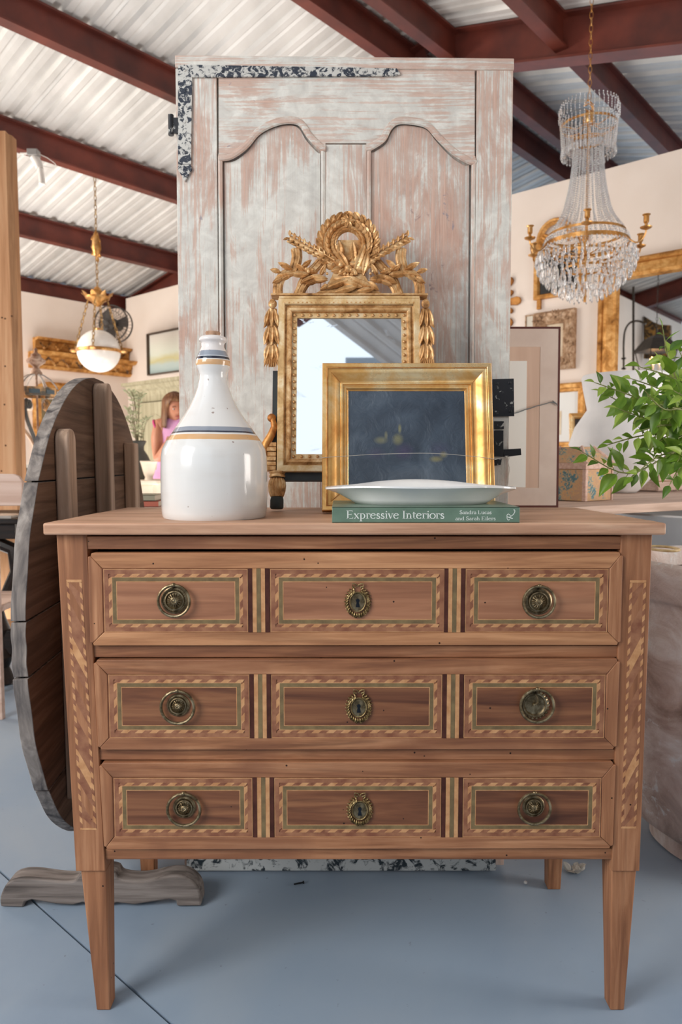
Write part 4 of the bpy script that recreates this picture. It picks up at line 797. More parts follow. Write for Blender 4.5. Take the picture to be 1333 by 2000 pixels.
for i in range(len(cuts) - 1):
    za, zb = cuts[i] + .0015, cuts[i + 1] - .0015; n = 24; Lp = []; Rp = []
    for k in range(n + 1):
        z_ = za + (zb - za) * k / n; h_ = sqrt(max(0, R * R - z_ * z_)) * (1 + .004 * sin(i * 2.3 + k * .5)); Lp.append((-h_, z_)); Rp.append((h_, z_))
    pts = Lp + Rp[::-1]; pts = [p for j, p in enumerate(pts) if j == 0 or (Vector(p) - Vector(pts[j - 1])).length > 1e-4]
    m = M(); m.quadp(pts, 0 , .028 * 1.0); 
    for fi, f in enumerate(m.f):
        if fi > 1: m.m[fi] = 1
    o = obj('plank', m, [oldoak, grey_edge], tab, smooth=25, bevel=.0015)
m = M(); m.quadp([((R - .006) * cos(2 * pi * k / 64), (R - .006) * sin(2 * pi * k / 64)) for k in range(64)], .010, .016); obj('gap_shade', m, m_black, tab, smooth=0)  # added black disc, stands in for shade in the plank gaps
def bat(pxs, v0, v1, dt, pr, rt=False):
    a = TFm.px(pxs[0], (v0 + v1) / 2); z0_ = TFm.px(pxs[0], v1)[1]; z1_ = TFm.px(pxs[0], v0)[1]; m = M(); n = 10
    pts = [(a[0], z0_), (a[0] + dt, z0_)]
    if rt: pts += [(a[0] + dt / 2 + dt / 2 * cos(pi * k / n), z1_ - dt / 2 + dt / 2 * sin(pi * k / n)) for k in range(n + 1)]
    else: pts += [(a[0] + dt, z1_), (a[0], z1_)]
    m.quadp(pts, -pr, -.0008); return obj('batten', m, batten, tab, smooth=40, bevel=.004)
bat((117, 145), 838, 1580, .055, .030, True); bat((192, 218), 752, 1600, .05, .038, True); bat((249, 268), 866, 1500, .05, .035)
# trestle foot
FF = Fr((0, 1.545, 0), (1, 0, 0), (0, 0, 1))
def fz(x, y): return FF.px(x / 2.666, 1600 + y / 2.666)
out = spl([fz(*p) for p in ((2, 455), (0, 405), (35, 335), (90, 308), (170, 306), (260, 318), (340, 325), (390, 318), (420, 285), (500, 270), (590, 280), (620, 312), (700, 324), (780, 318), (880, 296), (960, 300), (1015, 335), (1040, 380), (1048, 452))], 4)
low = [fz(*p) for p in ((920, 453), (918, 425), (880, 418), (800, 430), (700, 446), (610, 436), (560, 446), (480, 446), (430, 434), (380, 448), (290, 442), (210, 428), (165, 420), (130, 430), (120, 460))]
mn = min(p[1] for p in out + low); sh = Vector((0, -mn)); ft = thing('trestle_foot', '', '', (0, 0, 0)); 
bpy.data.objects.remove(ft)
m = M(); m.quadp([(x, z - mn) for x, z in low[::-1][::-1] + out[::-1][::-1]] if False else [(x, z - mn) for x, z in out + low], 1.545, 1.592)
fo = obj('trestle_foot', m, footw, smooth=40, bevel=.005); fo.parent = tab; fo.matrix_parent_inverse = TFm.m.inverted()
m = M(); cxp = -.555; m.taper((cxp - .03, cxp + .03, 1.55, 1.59, .07), (cxp - .026, cxp + .026, 1.55, 1.59, .62)); po_ = obj('upright', m, batten, smooth=0, bevel=.003); po_.parent = tab; po_.matrix_parent_inverse = TFm.m.inverted()
m = M(); m.box(-.592, cxp + .02, 1.56, 1.60, .52, .60); pr_ = obj('cross_bearer', m, batten, smooth=0, bevel=.003); pr_.parent = tab; pr_.matrix_parent_inverse = TFm.m.inverted()
# ================================================================ TABLE BEHIND, RIGHT OF THE DOOR, AND WHAT STANDS ON IT
pale = wood('limed_pine', [(.28, '#a48b7b'), (.5, '#bfa697'), (.72, '#d0baac')], 'x', .7, 2.0, bmp=.2)
T0 = Vector((.60, 2.03, 0)); T1 = Vector((1.112, 2.335, 0)); td = (T1 - T0).normalized(); TT = Fr((T0.x, T0.y, 0), td, (0, 0, 1))
bt = thing('side_table', 'pale pine plank table standing behind the chest on the right', 'table', fr=TT)
for k in range(4): m = M(); m.box(-.36, 1.5, .0 + k * .2, .1985 + k * .2, .842, .8695 - .0005 * (k % 2)); obj('table_board', m, pale, bt, bevel=.002)
for (x, y) in ((-.28, .08), (1.4, .06), (-.28, .72), (1.4, .72)): m = M(); m.taper((x - .025, x + .025, y - .025, y + .025, 0), (x - .035, x + .035, y - .035, y + .035, .8415)); obj('leg', m, pale, bt, bevel=.003)
# ---- patterned casket
bc0 = atZ(1143, 980, .87); da = (atZ(1210, 973, .87) - bc0); db = (atZ(1085, 976, .87) - bc0); 
ux = Vector((cos(radians(38)), sin(radians(38)), 0)); uy = Vector((-ux.y, ux.x, 0)); BX = Fr((bc0.x, bc0.y, .871), ux, (0, 0, 1))
dm, dn, db_ = newmat('faded_damask', .85); v_ = coords(dn); wv = dn.nodes.new('ShaderNodeTexVoronoi'); wv.inputs['Scale'].default_value = 22; dn.links.new(coords(dn, (1, 1, .8)), wv.inputs[0]); n_ = nz(dn, v_, 55, 6, 2.0)
ad = dn.nodes.new('ShaderNodeMath'); ad.operation = 'MULTIPLY_ADD'; dn.links.new(wv.outputs['Distance'], ad.inputs[0]); ad.inputs[1].default_value = .35; dn.links.new(n_, ad.inputs[2])
dn.links.new(ramp(dn, ad.outputs[0], [(.52, '#4d6f78'), (.60, '#86948b'), (.65, '#c39a6a'), (.78, '#b08f72')]), db_.inputs['Base Color'])
braid = plain('faded_pink_braid', '#b39384', .9, c2='#cbb0a3', sc=90, b_=.4)
cask = thing('casket', 'damask-covered casket with hipped lid and pale pink trim on the pine table', 'box', fr=BX)
LX, LY, HZ = .155, .17, .105
m = M(); m.box(0, LX, 0, LY, 0.0, HZ); obj('body', m, dm, cask, smooth=0, bevel=.002)
m = M(); m.hexa([(-.003, -.003, HZ + .02), (LX + .003, -.003, HZ + .02), (LX + .003, LY + .003, HZ + .02), (-.003, LY + .003, HZ + .02), (.045, .045, HZ + .075), (LX - .045, .045, HZ + .075), (LX - .045, LY - .045, HZ + .075), (.045, LY - .045, HZ + .075)]); obj('lid', m, dm, cask, smooth=0, bevel=.002)
m = M(); m.box(-.004, LX + .004, -.004, LY + .004, HZ + .0005, HZ + .02)
for (a, b) in (((-.004, -.004, .02), (.045, .045, .075)), ((LX + .004, -.004, .02), (LX - .045, .045, .075)), ((-.004, LY + .004, .02), (.045, LY - .045, .075))): m.tube([(a[0], a[1], HZ + a[2]), (b[0], b[1], HZ + b[2])], .006, 6)
m.rings(.045, 0, .1, .1, [(0, 0)]) if False else None
for (x, y) in ((0, 0), (LX, 0), (0, LY)): m.box(x - .004 - (.0 if x else 0), x + .009 if not x else x + .003, y - .004, y + .009 if not y else y + .003, 0.0, HZ)
obj('braid_trim', m, braid, cask, smooth=0, bevel=.001, kind='stuff')
# ---- big white vessel
VC = atZ(1238, 965, .87); VY = VC.y + .12
def vr(u): return abs(u - 1238) * VY / 1400
vz = lambda v: atY(1238, v, VY).z
pv = [(0, .872), (vr(1212), .872), (vr(1205), .885), (vr(1160), vz(905)), (vr(1138), vz(868)), (vr(1148), vz(835)), (vr(1170), vz(800)), (vr(1162), vz(760)), (vr(1158), vz(738)), (vr(1160), vz(733)), (vr(1168), vz(734)), (vr(1178), vz(760)), (vr(1176), vz(800)), (vr(1160), vz(850)), (0, vz(880))]
chalk = plain('chalky_white_plaster', '#cfd0d2', .85, c2='#dddddd', sc=6, b_=.25)
m = M(); m.lathe([(r, z - .872) for r, z in pv], 56, wob=.03); vs_ = obj('plaster_vessel', m, chalk, smooth=50, loc=(VC.x, VY, .872)); tag(vs_, 'big chalky white waisted vessel behind the green leaves on the pine table', 'vessel')
# ---- wooden crate with magenta cloth
cr = atZ(1300, 962, .87); CRF = Fr((cr.x + .12, cr.y + .15, .872), ux, (0, 0, 1)); crate = thing('wooden_crate', 'low wooden crate with tabbed slats at the far right of the pine table', 'crate', fr=CRF)
for k in range(2):
    m = M(); m.box(-.16, .2, 0, .012, .004 + k * .042, .042 + k * .042); obj('slat', m, pale, crate, bevel=.001); m = M(); m.box(-.16, .2, .2, .212, .004 + k * .042, .042 + k * .042); obj('slat', m, pale, crate, bevel=.001)
    m = M(); m.box(-.16, -.148, .0125, .1995, .004 + k * .042, .042 + k * .042); obj('slat', m, pale, crate, bevel=.001)
m = M(); m.box(-.148, .2, .012, .2, .0, .006); obj('base_board', m, pale, crate, smooth=0)
m = M(); m.box(-.01, .0, -.006, .0, .0, .086); obj('corner_post', m, pale, crate, smooth=0)
m = M(); m.ball((0, 0, .0), .09, .07, .022, 16, 8); pk = obj('folded_cloth', m, plain('magenta_cloth', '#b73b86', .9, c2='#d9a9c9', sc=30), smooth=60, loc=CRF.m @ Vector((-.02, .11, .085))); tag(pk, 'bright pink and white folded cloth lying on the low wooden crate', 'cloth')
# ---- small dark painting standing behind the casket
def wallframe(name, label, cat, fr, quad, prof, mats, inner=None, depth=.0, extra=None, group=None):
    xs = [fr.px(u, v)[0] for u, v in quad]; zs = [fr.px(u, v)[1] for u, v in quad]
    x0, x1, z0, z1 = (xs[0] + xs[3]) / 2, (xs[1] + xs[2]) / 2, (zs[2] + zs[3]) / 2, (zs[0] + zs[1]) / 2
    cxx = (x0 + x1) / 2; f2 = Fr(fr.o + fr.x * cxx + fr.z * z0, fr.x, fr.z); w_, h_ = (x1 - x0) / 2, z1 - z0
    t = thing(name, label, cat, fr=f2, group=group); m = M(); m.rings(-w_, 0, w_, h_, prof); obj('frame', m, mats[0], t, smooth=30)
    ins = prof[-2][0] - .002; m = M(); m.box(-w_ + ins, w_ - ins, -.004 - depth, -.001 - depth, ins, h_ - ins); obj(inner or 'canvas', m, mats[1], t, smooth=0)
    return t, w_, h_, ins
SP = Fr(atZ(1140, 965, .872) + Vector((.12, .62, .003)), (cos(radians(8)), -sin(radians(8)), 0), (.0, .16, .99))
black_c = plain('blackened_canvas', '#1d1816', .5, c2='#2e2522', sc=9)
wallframe('small_painting', 'small nearly black painting in narrow gold frame behind the casket', 'painting', SP, [(1120, 811), (1185, 803), (1185, 930), (1108, 930)], [(0, 0), (0, -.02), (.006, -.024), (.014, -.018), (.02, -.02), (.026, -.012), (.026, -.002)], [g_frame, black_c])
# ================================================================ STONE URN, BASIN, PLANT
um, un, ub = newmat('crusted_limestone', .95, 0, .2); n1 = nz(un, coords(un), 5, 10, .8, .65); n2 = nz(un, coords(un), 1.8, 6, .5); n3 = nz(un, coords(un), 18, 8, .5, .7)
c_ = ramp(un, n1, [(.32, '#7d6a5e'), (.43, '#b39d92'), (.53, '#d3c6bf'), (.66, '#ecebe9')]); c_ = mixc(un, ramp(un, n2, [(.4, 0.), (.6, .7)]), c_, '#c9b4ac'); c_ = mixc(un, ramp(un, n3, [(.58, 0.), (.64, .8)]), c_, '#dcdddd'); un.links.new(c_, ub.inputs['Base Color']); bump(un, ub, n3, .7, .012)
urn = M(); P_ = [(0, 0), (.19, 0), (.204, .006), (.206, .045), (.24, .068), (.262, .16), (.272, .3), (.276, .46), (.277, .60), (.279, .655), (.289, .665), (.292, .69), (.292, .73), (.286, .748), (.27, .755), (.25, .75), (.24, .70), (.0, .68)]
PP = []; 
for (a, b) in zip(P_, P_[1:]):
    for k in range(4): PP.append((a[0] + (b[0] - a[0]) * k / 4, a[1] + (b[1] - a[1]) * k / 4))
PP.append(P_[-1]); urn.lathe(PP, 80, wob=.03); ur = obj('stone_urn', urn, um, smooth=50, loc=(1.035, 1.824, 0)); tag(ur, 'large crusted pale stone urn with a rolled rim, right of the chest', 'urn')
m = M(); m.lathe([(0, .692), (.2, .70), (.236, .70), (.236, .69), (0, .684)], 30, wob=.05); so = obj('potting_soil', m, plain('soil', '#2b211a', 1, c2='#4b3a2c', sc=40, b_=.6), loc=(1.035, 1.824, .005)); so['label'] = 'dark soil filling the urn'; so.parent = ur; so.location = (0, 0, .004)
bs = M(); bs.lathe([(0, .0), (.17, .0), (.17, .03), (.09, .06), (.07, .2), (.08, .40), (.16, .52), (.27, .60), (.35, .70), (.385, .80), (.395, .825), (.38, .83), (.36, .81), (.3, .70), (.1, .6), (0, .58)], 64); bo_ = obj('pedestal_basin', bs, plain('white_enamel', '#d5dade', .35, c2='#dfe3e6', sc=4), smooth=50, loc=(1.33, 2.52, 0)); tag(bo_, 'wide smooth white basin under the pine table, above the stone urn', 'basin')
tr_ = M(); tr_.taper((.92, 1.78, 3.37, 3.58, 0), (.9, 1.8, 3.35, 3.6, .82)); tro = obj('stone_trough', tr_, um, smooth=0, bevel=.02); tag(tro, 'brown-grey rough stone trough in shadow beneath the pine table', 'trough')
hp = M(); hc = atY(1272, 1091, 1.9); hp.tube([(.035 * cos(2 * pi * k / 28), .05 * sin(2 * pi * k / 28), 0) for k in range(28)], .0035, 8, True); hp.tube([(-.035, 0, 0), (-.05, .0, -.02), (-.05, 0, -.052)], .0035, 8); ho = obj('rope_handle', hp, plain('pale_rope', '#b99c6d', .7, c2='#d8c196', sc=50), loc=(hc.x, 1.83, .778 )); tag(ho, 'thin pale hooped handle resting on the rim of the stone urn', 'handle')
# plant
lm_ = []
for i, (a, b) in enumerate((('#547a1f', '#7a9c34'), ('#3f621d', '#5a7c2a'), ('#86a83c', '#a8c05a'))):
    g_, gn_, gb_ = newmat('leaf_green_%s' % 'abc'[i], .42); n_ = nz(gn_, coords(gn_, (18, 60, 18)), 1.2, 3); gn_.links.new(ramp(gn_, n_, [(.35, a), (.65, b)]), gb_.inputs['Base Color']); gb_.inputs['Subsurface Weight'].default_value = .0
    tr = gn_.nodes.new('ShaderNodeBsdfTranslucent'); tr.inputs[0].default_value = C(b); mx = gn_.nodes.new('ShaderNodeMixShader'); mx.inputs[0].default_value = .3; gn_.links.new(gb_.outputs[0], mx.inputs[1]); gn_.links.new(tr.outputs[0], mx.inputs[2]); gn_.links.new(mx.outputs[0], gn_.nodes['Material Output'].inputs[0]); lm_.append(g_)
def leafmesh(L, W, curl, fold):
    m = M(); prof = [(0, .03), (.07, .4), (.2, .82), (.36, 1), (.55, .86), (.75, .5), (.9, .2), (1, .0)]; vs = []; fs = []
    for (a, b) in prof:
        y = -curl * L * a * a; vs += [(a * L, -W / 2 * b, y + fold * b * W), (a * L, -W / 4 * b, y + fold * .35 * b * W), (a * L, 0, y), (a * L, W / 4 * b, y + fold * .35 * b * W), (a * L, W / 2 * b, y + fold * b * W)]
    for i in range(len(prof) - 1):
        for k in range(4): fs.append((i * 5 + k, i * 5 + k + 1, (i + 1) * 5 + k + 1, (i + 1) * 5 + k))
    m.add(vs, fs); return m
plant = thing('leafy_plant', 'bushy green plant with pointed leaves reaching in from the right above the urn', 'plant', (1.035, 1.824, .70))
PO = plant.location; protos = []
rnd = random.Random(11)
for i in range(9):
    sz = [.060, .048, .054][i % 3]; o = obj('leaf', leafmesh(sz, sz * rnd.uniform(.5, .62), rnd.uniform(.05, .4), rnd.uniform(.05, .3)), lm_[i % 3 if i < 6 else 0], plant, smooth=80, fix=False); protos.append(o)
used = [False] * 9; stemm = M()
# image-space outline of the crown used only to choose where the real 3-D twigs grow
twigs = [((1420, 900), (1333, 880), (1230, 925), (1142, 885), 1.55), ((1420, 880), (1330, 850), (1260, 850), (1190, 868), 1.62), ((1430, 860), (1330, 810), (1240, 775), (1165, 748), 1.62), ((1430, 860), (1340, 830), (1260, 808), (1180, 768), 1.7), ((1440, 860), (1350, 790), (1310, 710), (1296, 645), 1.66), ((1430, 850), (1370, 780), (1320, 740), (1255, 718), 1.6), ((1430, 870), (1340, 790), (1290, 760), (1235, 740), 1.75),
         ((1430, 880), (1350, 880), (1290, 890), (1238, 930), 1.52), ((1440, 900), (1370, 890), (1335, 905), (1310, 945), 1.5), ((1440, 870), (1360, 850), (1310, 830), (1255, 840), 1.58), ((1450, 860), (1370, 760), (1345, 720), (1330, 690), 1.7), ((1440, 860), (1370, 810), (1330, 800), (1290, 790), 1.56), ((1440, 860), (1370, 830), (1330, 770), (1280, 800), 1.66), ((1440, 880), (1380, 850), (1340, 850), (1300, 870), 1.6), ((1440, 880), (1400, 810), (1370, 740), (1345, 735), 1.6), ((1430, 860), (1350, 770), (1320, 750), (1300, 745), 1.72),
         ((1440, 880), (1380, 880), (1345, 870), (1325, 900), 1.54), ((1450, 870), (1400, 840), (1360, 790), (1320, 765), 1.5), ((1430, 860), (1345, 815), (1280, 820), (1212, 800), 1.6), ((1440, 870), (1360, 800), (1300, 800), (1262, 765), 1.52), ((1440, 880), (1370, 860), (1310, 850), (1268, 880), 1.64)]
root = Vector((1.035, 1.824, .70)); cnt = 0
for ti, (a, b, c_, d_, Y) in enumerate(twigs):
    Yr = [1.72, (1.72 + Y) / 2, Y, Y - .03]; cps = [atY(u, v, y) for (u, v), y in zip((a, b, c_, d_), Yr)]; pts3 = [tuple(root), tuple(root.lerp(cps[0], .6) + Vector((.03, 0, -.05)))] + [tuple(p) for p in cps]; pts3 = [Vector(p) for p in spl(pts3, 5)]
    N = len(pts3); stemm.tube([p - PO for p in pts3], [.004 * (1 - .75 * i / N) for i in range(N)], 6)
    i0 = int(N * .42); total = sum((pts3[i + 1] - pts3[i]).length for i in range(i0, N - 1)); nl = max(5, int(total / .0128)); 
    for k in range(nl):
        f = k / (nl - 1); s_ = f * total; i = i0
        while i < N - 2 and s_ > (pts3[i + 1] - pts3[i]).length: s_ -= (pts3[i + 1] - pts3[i]).length; i += 1
        t = (pts3[i + 1] - pts3[i]).normalized(); p = pts3[i] + t * s_
        if p.x / p.y * 1400 + 666 > 1356 or cnt >= 297: continue
        sd = 1 if k % 2 else -1; ang = rnd.uniform(.5, 1.25) * sd; side = Vector((-t.z, rnd.uniform(-.5, .5), t.x)); side.normalize()
        d = (t * cos(ang) + side * sin(ang) + Vector((0, rnd.uniform(-.5, .3), rnd.uniform(-.45, .15)))).normalized()
        if k == nl - 1: d = t
        up = Vector((rnd.uniform(-.5, .5), rnd.uniform(-1.0, -.1), rnd.uniform(.2, 1))); yv = up.cross(d).normalized(); zv = d.cross(yv)
        mt = Matrix(((d.x, yv.x, zv.x, 0), (d.y, yv.y, zv.y, 0), (d.z, yv.z, zv.z, 0), (0, 0, 0, 1))); sc_ = rnd.uniform(.6, 1.1) * (1.0 if f < .85 else .6); q = rnd.randrange(9) if cnt >= 9 else cnt
        pet = p + d * .008 * sc_; stemm.tube([p - PO, pet - PO], .0009, 5)
        o = protos[q] if not used[q] else dup(protos[q], plant); used[q] = True; o.matrix_basis = Matrix.Translation(pet - PO) @ mt @ Matrix.Scale(sc_, 4); cnt += 1
obj('stems', stemm, plain('green_stem', '#6d7a3c', .6, c2='#8b8a52', sc=20), plant, smooth=60, kind='stuff')
# ================================================================ FLOOR LITTER
s_ = atZ(583, 1728, 0); m = M(); dd = Vector((cos(radians(20)), sin(radians(20)), 0)); m.tube([s_ - dd * .011 + Vector((0, 0, .0035)), s_ + dd * .011 + Vector((0, 0, .0035)), s_ + dd * .0115 + Vector((0, 0, .0035)), s_ + dd * .014 + Vector((0, 0, .0035))], [.0014, .0016, .0034, .0034], 8)
for k in range(6): p = s_ - dd * (.009 - .003 * k) + Vector((0, 0, .0035)); m.tube([p, p + dd * .0008], .0023, 8)
so = obj('screw', m, plain('black_screw', '#14161a', .4, .6)); tag(so, 'single black screw lying on the floor under the chest', 'screw')
s_ = atZ(1027, 1727, 0); m = M(); m.ball((0, 0, .0042), .0042, n=12, m=8); so = obj('bead', m, plain('white_bead', '#d8d4cf', .3), loc=(s_.x, s_.y, 0)); tag(so, 'tiny white bead on the floor near the back leg', 'bead')
s_ = atZ(1122, 1704, 0); m = M(); rnd = random.Random(3)
for k in range(9): m.leaf((rnd.uniform(-.016, .016), rnd.uniform(-.012, .012), .002), (rnd.uniform(-1, 1), rnd.uniform(-1, 1), rnd.uniform(.1, .5)), (rnd.uniform(-.4, .4), rnd.uniform(-.5, .5), 1), .026, .018, .003)
cg, cgn, cgb = newmat('clear_film', .12); cgb.inputs['Transmission Weight'].default_value = .6; cgb.inputs['Base Color'].default_value = C('#e3dfd6'); cgb.inputs['IOR'].default_value = 1.2
so = obj('crumpled_film', m, cg, loc=(s_.x, s_.y, 0)); tag(so, 'crumpled scrap of clear film on the floor by the right leg', 'litter')
# ================================================================ CRYSTAL CHANDELIER
brass = gilt('bright_brass', '#8a5a26', '#c08a4c', '#e0b47a', .3, .85, 20, .1)
cry, cn_, cb_2 = newmat('cut_crystal', .03); cb_2.inputs['Transmission Weight'].default_value = .86; cb_2.inputs['IOR'].default_value = 1.5; cb_2.inputs['Base Color'].default_value = (1, 1, 1, 1)
CY = 3.2; K = CY / 1432; cc0 = atY(1145, 500, CY); hz = lambda v: atY(1145, v, CY).z
ch = thing('crystal_chandelier', 'tall crystal bag chandelier with brass rings and candle arms hanging at the right', 'chandelier', (cc0.x, CY, hz(597)))
Z0 = hz(597); cz = lambda v: hz(v) - Z0
roofz = 3.3
m = M(); top = cz(196); zc = top; k = 0
while zc < 1.62 + top and k < 60:
    L = .034; pts = [(.0075 * cos(a), 0, zc + L * .5 + L * .52 * sin(a)) for a in [2 * pi * i / 10 for i in range(10)]]
    if k % 2: pts = [(y, x, z) for x, y, z in pts]
    m.tube(pts, .0013, 5, True); zc += L * .82; k += 1
obj('chain', m, brass, ch, kind='stuff')
def ringp(r, v, w_=.012, th=.002, name='brass_ring'):
    m = M(); z = cz(v); n = 60; m.add([(rr * cos(2 * pi * k / n), rr * sin(2 * pi * k / n), zz_) for rr, zz_ in ((r, z - w_ / 2), (r, z + w_ / 2), (r - th, z + w_ / 2), (r - th, z - w_ / 2)) for k in range(n)], [(i * n + k, i * n + (k + 1) % n, ((i + 1) % 4) * n + (k + 1) % n, ((i + 1) % 4) * n + k) for i in range(4) for k in range(n)]); return obj(name, m, brass, ch)
ringp(52 * K, 246, .010); ringp(30 * K, 275, .010); ringp(73 * K, 459, .010); ringp(80 * K, 479, .018); ringp(60 * K, 498, .008); ringp(42 * K, 525, .008)
m = M(); m.lathe([(0, cz(215)), (.012, cz(217)), (.022, cz(226)), (.026, cz(238)), (.02, cz(244)), (0, cz(246))], 20); m.tube([(0, 0, cz(245)), (0, 0, cz(590))], .006, 8)
for k in range(6): a = 2 * pi * k / 6; m.tube([(.01 * cos(a), .01 * sin(a), cz(240)), (.05 * cos(a), .05 * sin(a), cz(252)), (52 * K * cos(a), 52 * K * sin(a), cz(247))], .0025, 5)
for k in range(6): a = 2 * pi * k / 6; m.tube([(0, 0, cz(500)), (79 * K * cos(a), 79 * K * sin(a), cz(481))], .003, 5)
obj('stem', m, brass, ch)
m = M()
for q in range(3): m.tube([Vector((.02 * sin(i * 1.3 + q), .02 * cos(i * 1.1 + q * 2), cz(240) + .09 * i / 8 + .01 * sin(i * 2 + q))) for i in range(9)], .002, 5)
obj('flex_cord', m, brass, ch)
for k in range(6):
    a = radians(12 + 60 * k); ca_, sa_ = cos(a), sin(a); m = M(); r0 = 80 * K; pr = [(r0, cz(479)), (r0 + .02, cz(488)), (r0 + .045, cz(496)), (r0 + .07, cz(494)), (r0 + .085, cz(483)), (r0 + .087, cz(474))]
    m.tube([(r * ca_, r * sa_, z) for r, z in spl(pr, 4)], .0035, 7); R_ = r0 + .087
    m.lathe([(.003, cz(478)), (.022, cz(474)), (.024, cz(472)), (.006, cz(471)), (.006, cz(466)), (.011, cz(463)), (.011, cz(452)), (.016, cz(450)), (.016, cz(449)), (.008, cz(449))], 16, (R_ * ca_, R_ * sa_, 0)); obj('candle_arm', m, brass, ch)
def oct_(m, c, r, h):
    c = Vector(c); vs = [c + Vector((0, 0, h)), c + Vector((r, 0, 0)), c + Vector((0, r, 0)), c + Vector((-r, 0, 0)), c + Vector((0, -r, 0)), c - Vector((0, 0, h))]
    m.add(vs, [(0, 1, 2), (0, 2, 3), (0, 3, 4), (0, 4, 1), (5, 2, 1), (5, 3, 2), (5, 4, 3), (5, 1, 4)])
m = M(); prof = spl([(28, 283), (28, 300), (31, 344), (39, 390), (50, 424), (73, 457)], 8); ns = 34
acc = 0; last = None; step = 4.6
for (r, v) in prof:
    pass
pl_ = [Vector(p) for p in prof]; tot = sum((pl_[i + 1] - pl_[i]).length for i in range(len(pl_) - 1)); nb = int(tot / step)
def at_len(s):
    for i in range(len(pl_) - 1):
        l = (pl_[i + 1] - pl_[i]).length
        if s <= l: return pl_[i].lerp(pl_[i + 1], s / l)
        s -= l
    return pl_[-1]
for j in range(nb):
    r, v = at_len(j * step); rr = r * K; br = .0042 + .0018 * j / nb
    for k in range(ns): a = 2 * pi * k / ns; oct_(m, (rr * cos(a), rr * sin(a), cz(v)), min(br, rr * pi / ns * .9 + .0010), .0044)
    for k in range(18): a = 2 * pi * (k + .5) / 18; r2 = rr * .8; oct_(m, (r2 * cos(a), r2 * sin(a), cz(v)), .0045, .0044)
obj('bead_strands', m, cry, ch, smooth=0, kind='stuff', label='flaring curtain of strung crystal beads')
m = M()
for k in range(40):      # crown: arching sprays above, drops below
    a = 2 * pi * k / 40; hgt = 44 if k % 5 else 50
    for j in range(10): v = 246 - j * 4.6; rr = (52 + (4 if 2 < j < 8 else 1)) * K; oct_(m, (rr * cos(a), rr * sin(a), cz(v)), .0032, .005)
    for j in range(11): v = 250 + j * 4.4; rr = (52 - j * .3) * K; oct_(m, (rr * cos(a), rr * sin(a), cz(v)), .0046, .005)
for k in range(28):
    a = 2 * pi * k / 28
    for j in range(9): oct_(m, (38 * K * cos(a), 38 * K * sin(a), cz(258 + j * 4.6)), .0045, .005)
for k in range(60):
    a = 2 * pi * k / 60
    for (r, v) in ((77, 466), (79, 472), (86, 486), (90, 491)): oct_(m, (r * K * cos(a), r * K * sin(a), cz(v)), .0058, .0065)
obj('crown_beads', m, cry, ch, smooth=0, kind='stuff')
pm = M(); h = .045; pm.add([(0, 0, 0)] + [(.0052 * cos(a), .0052 * sin(a), -.012) for a in [2 * pi * k / 6 for k in range(6)]] + [(.0058 * cos(a), .0058 * sin(a), -.038) for a in [2 * pi * k / 6 for k in range(6)]] + [(0, 0, -.05)], [(0, 1 + k, 1 + (k + 1) % 6) for k in range(6)] + [(1 + k, 7 + k, 7 + (k + 1) % 6, 1 + (k + 1) % 6) for k in range(6)] + [(13, 7 + (k + 1) % 6, 7 + k) for k in range(6)])
proto = None; rnd = random.Random(5)
for (r, v, n, s_) in ((94, 497, 54, 1.0), (91, 512, 48, .95), (84, 526, 44, .95), (74, 538, 36, .9), (62, 550, 32, .85), (48, 560, 24, .85), (32, 568, 16, .9), (50, 290, 44, .75)):
    for k in range(n):
        a = 2 * pi * (k + rnd.uniform(-.15, .15)) / n; l_ = (r * K * cos(a), r * K * sin(a), cz(v) + rnd.uniform(-.004, .004))
        if proto is None: proto = obj('crystal_prism', pm, cry, ch, smooth=0, loc=l_)
        else: dup(proto, ch, loc=l_, rot=(rnd.uniform(-.06, .06), rnd.uniform(-.06, .06), rnd.uniform(0, 6)), scale=(s_, s_, s_))
m = M()
for (r, v, n) in ((88, 503, 40), (78, 521, 36), (66, 535, 30), (50, 548, 24), (34, 560, 18)):
    for k in range(n):
        a = 2 * pi * (k + .5) / n
        for j in range(3): oct_(m, ((r - 2 * j) * K * cos(a), (r - 2 * j) * K * sin(a), cz(v + j * 5)), .005, .006)
obj('bag_beads', m, cry, ch, smooth=0, kind='stuff')
# ================================================================ GLOBE PENDANT
GY = 5.35; gc = atY(193, 686, GY); GR = 41 * GY / 1420; gz = lambda v: atY(193, v, GY).z - gc.z
gp = thing('globe_pendant', 'round opal white glass globe lamp hung on brass chains with a brass hoop', 'pendant lamp', (gc.x, GY, gc.z))
opal = plain('opal_glass', '#f2efe9', .12, 0); opal.node_tree.nodes['Principled BSDF'].inputs['Subsurface Weight'].default_value = .0
m = M(); m.ball((0, 0, 0), GR, n=40, m=24); obj('globe', m, opal, gp, smooth=80)
m = M(); m.lathe([(GR * 1.0, -.004), (GR * 1.05, -.012), (GR * 1.08, 0), (GR * 1.05, .012), (GR * 1.0, .004)], 48); 
for k in range(4): a = radians(5 + 90 * k); m.ball((GR * 1.16 * cos(a), GR * 1.16 * sin(a), -.0), .03, .03, .014, 10, 6)
obj('hoop', m, brass, gp, smooth=50)
def chain(m, p, q, L=.03, r=.006, th=.0022):
    p, q = Vector(p), Vector(q); n = max(2, int((q - p).length / (L * .8))); d = (q - p) / n; t = d.normalized(); e = t.orthogonal().normalized(); f = t.cross(e)
    for k in range(n):
        c = p + d * (k + .5); u_ = e if k % 2 else f; m.tube([c + t * (L * .5 * sin(a)) + u_ * (r * cos(a)) for a in [2 * pi * i / 8 for i in range(8)]], th, 4, True)
m = M()
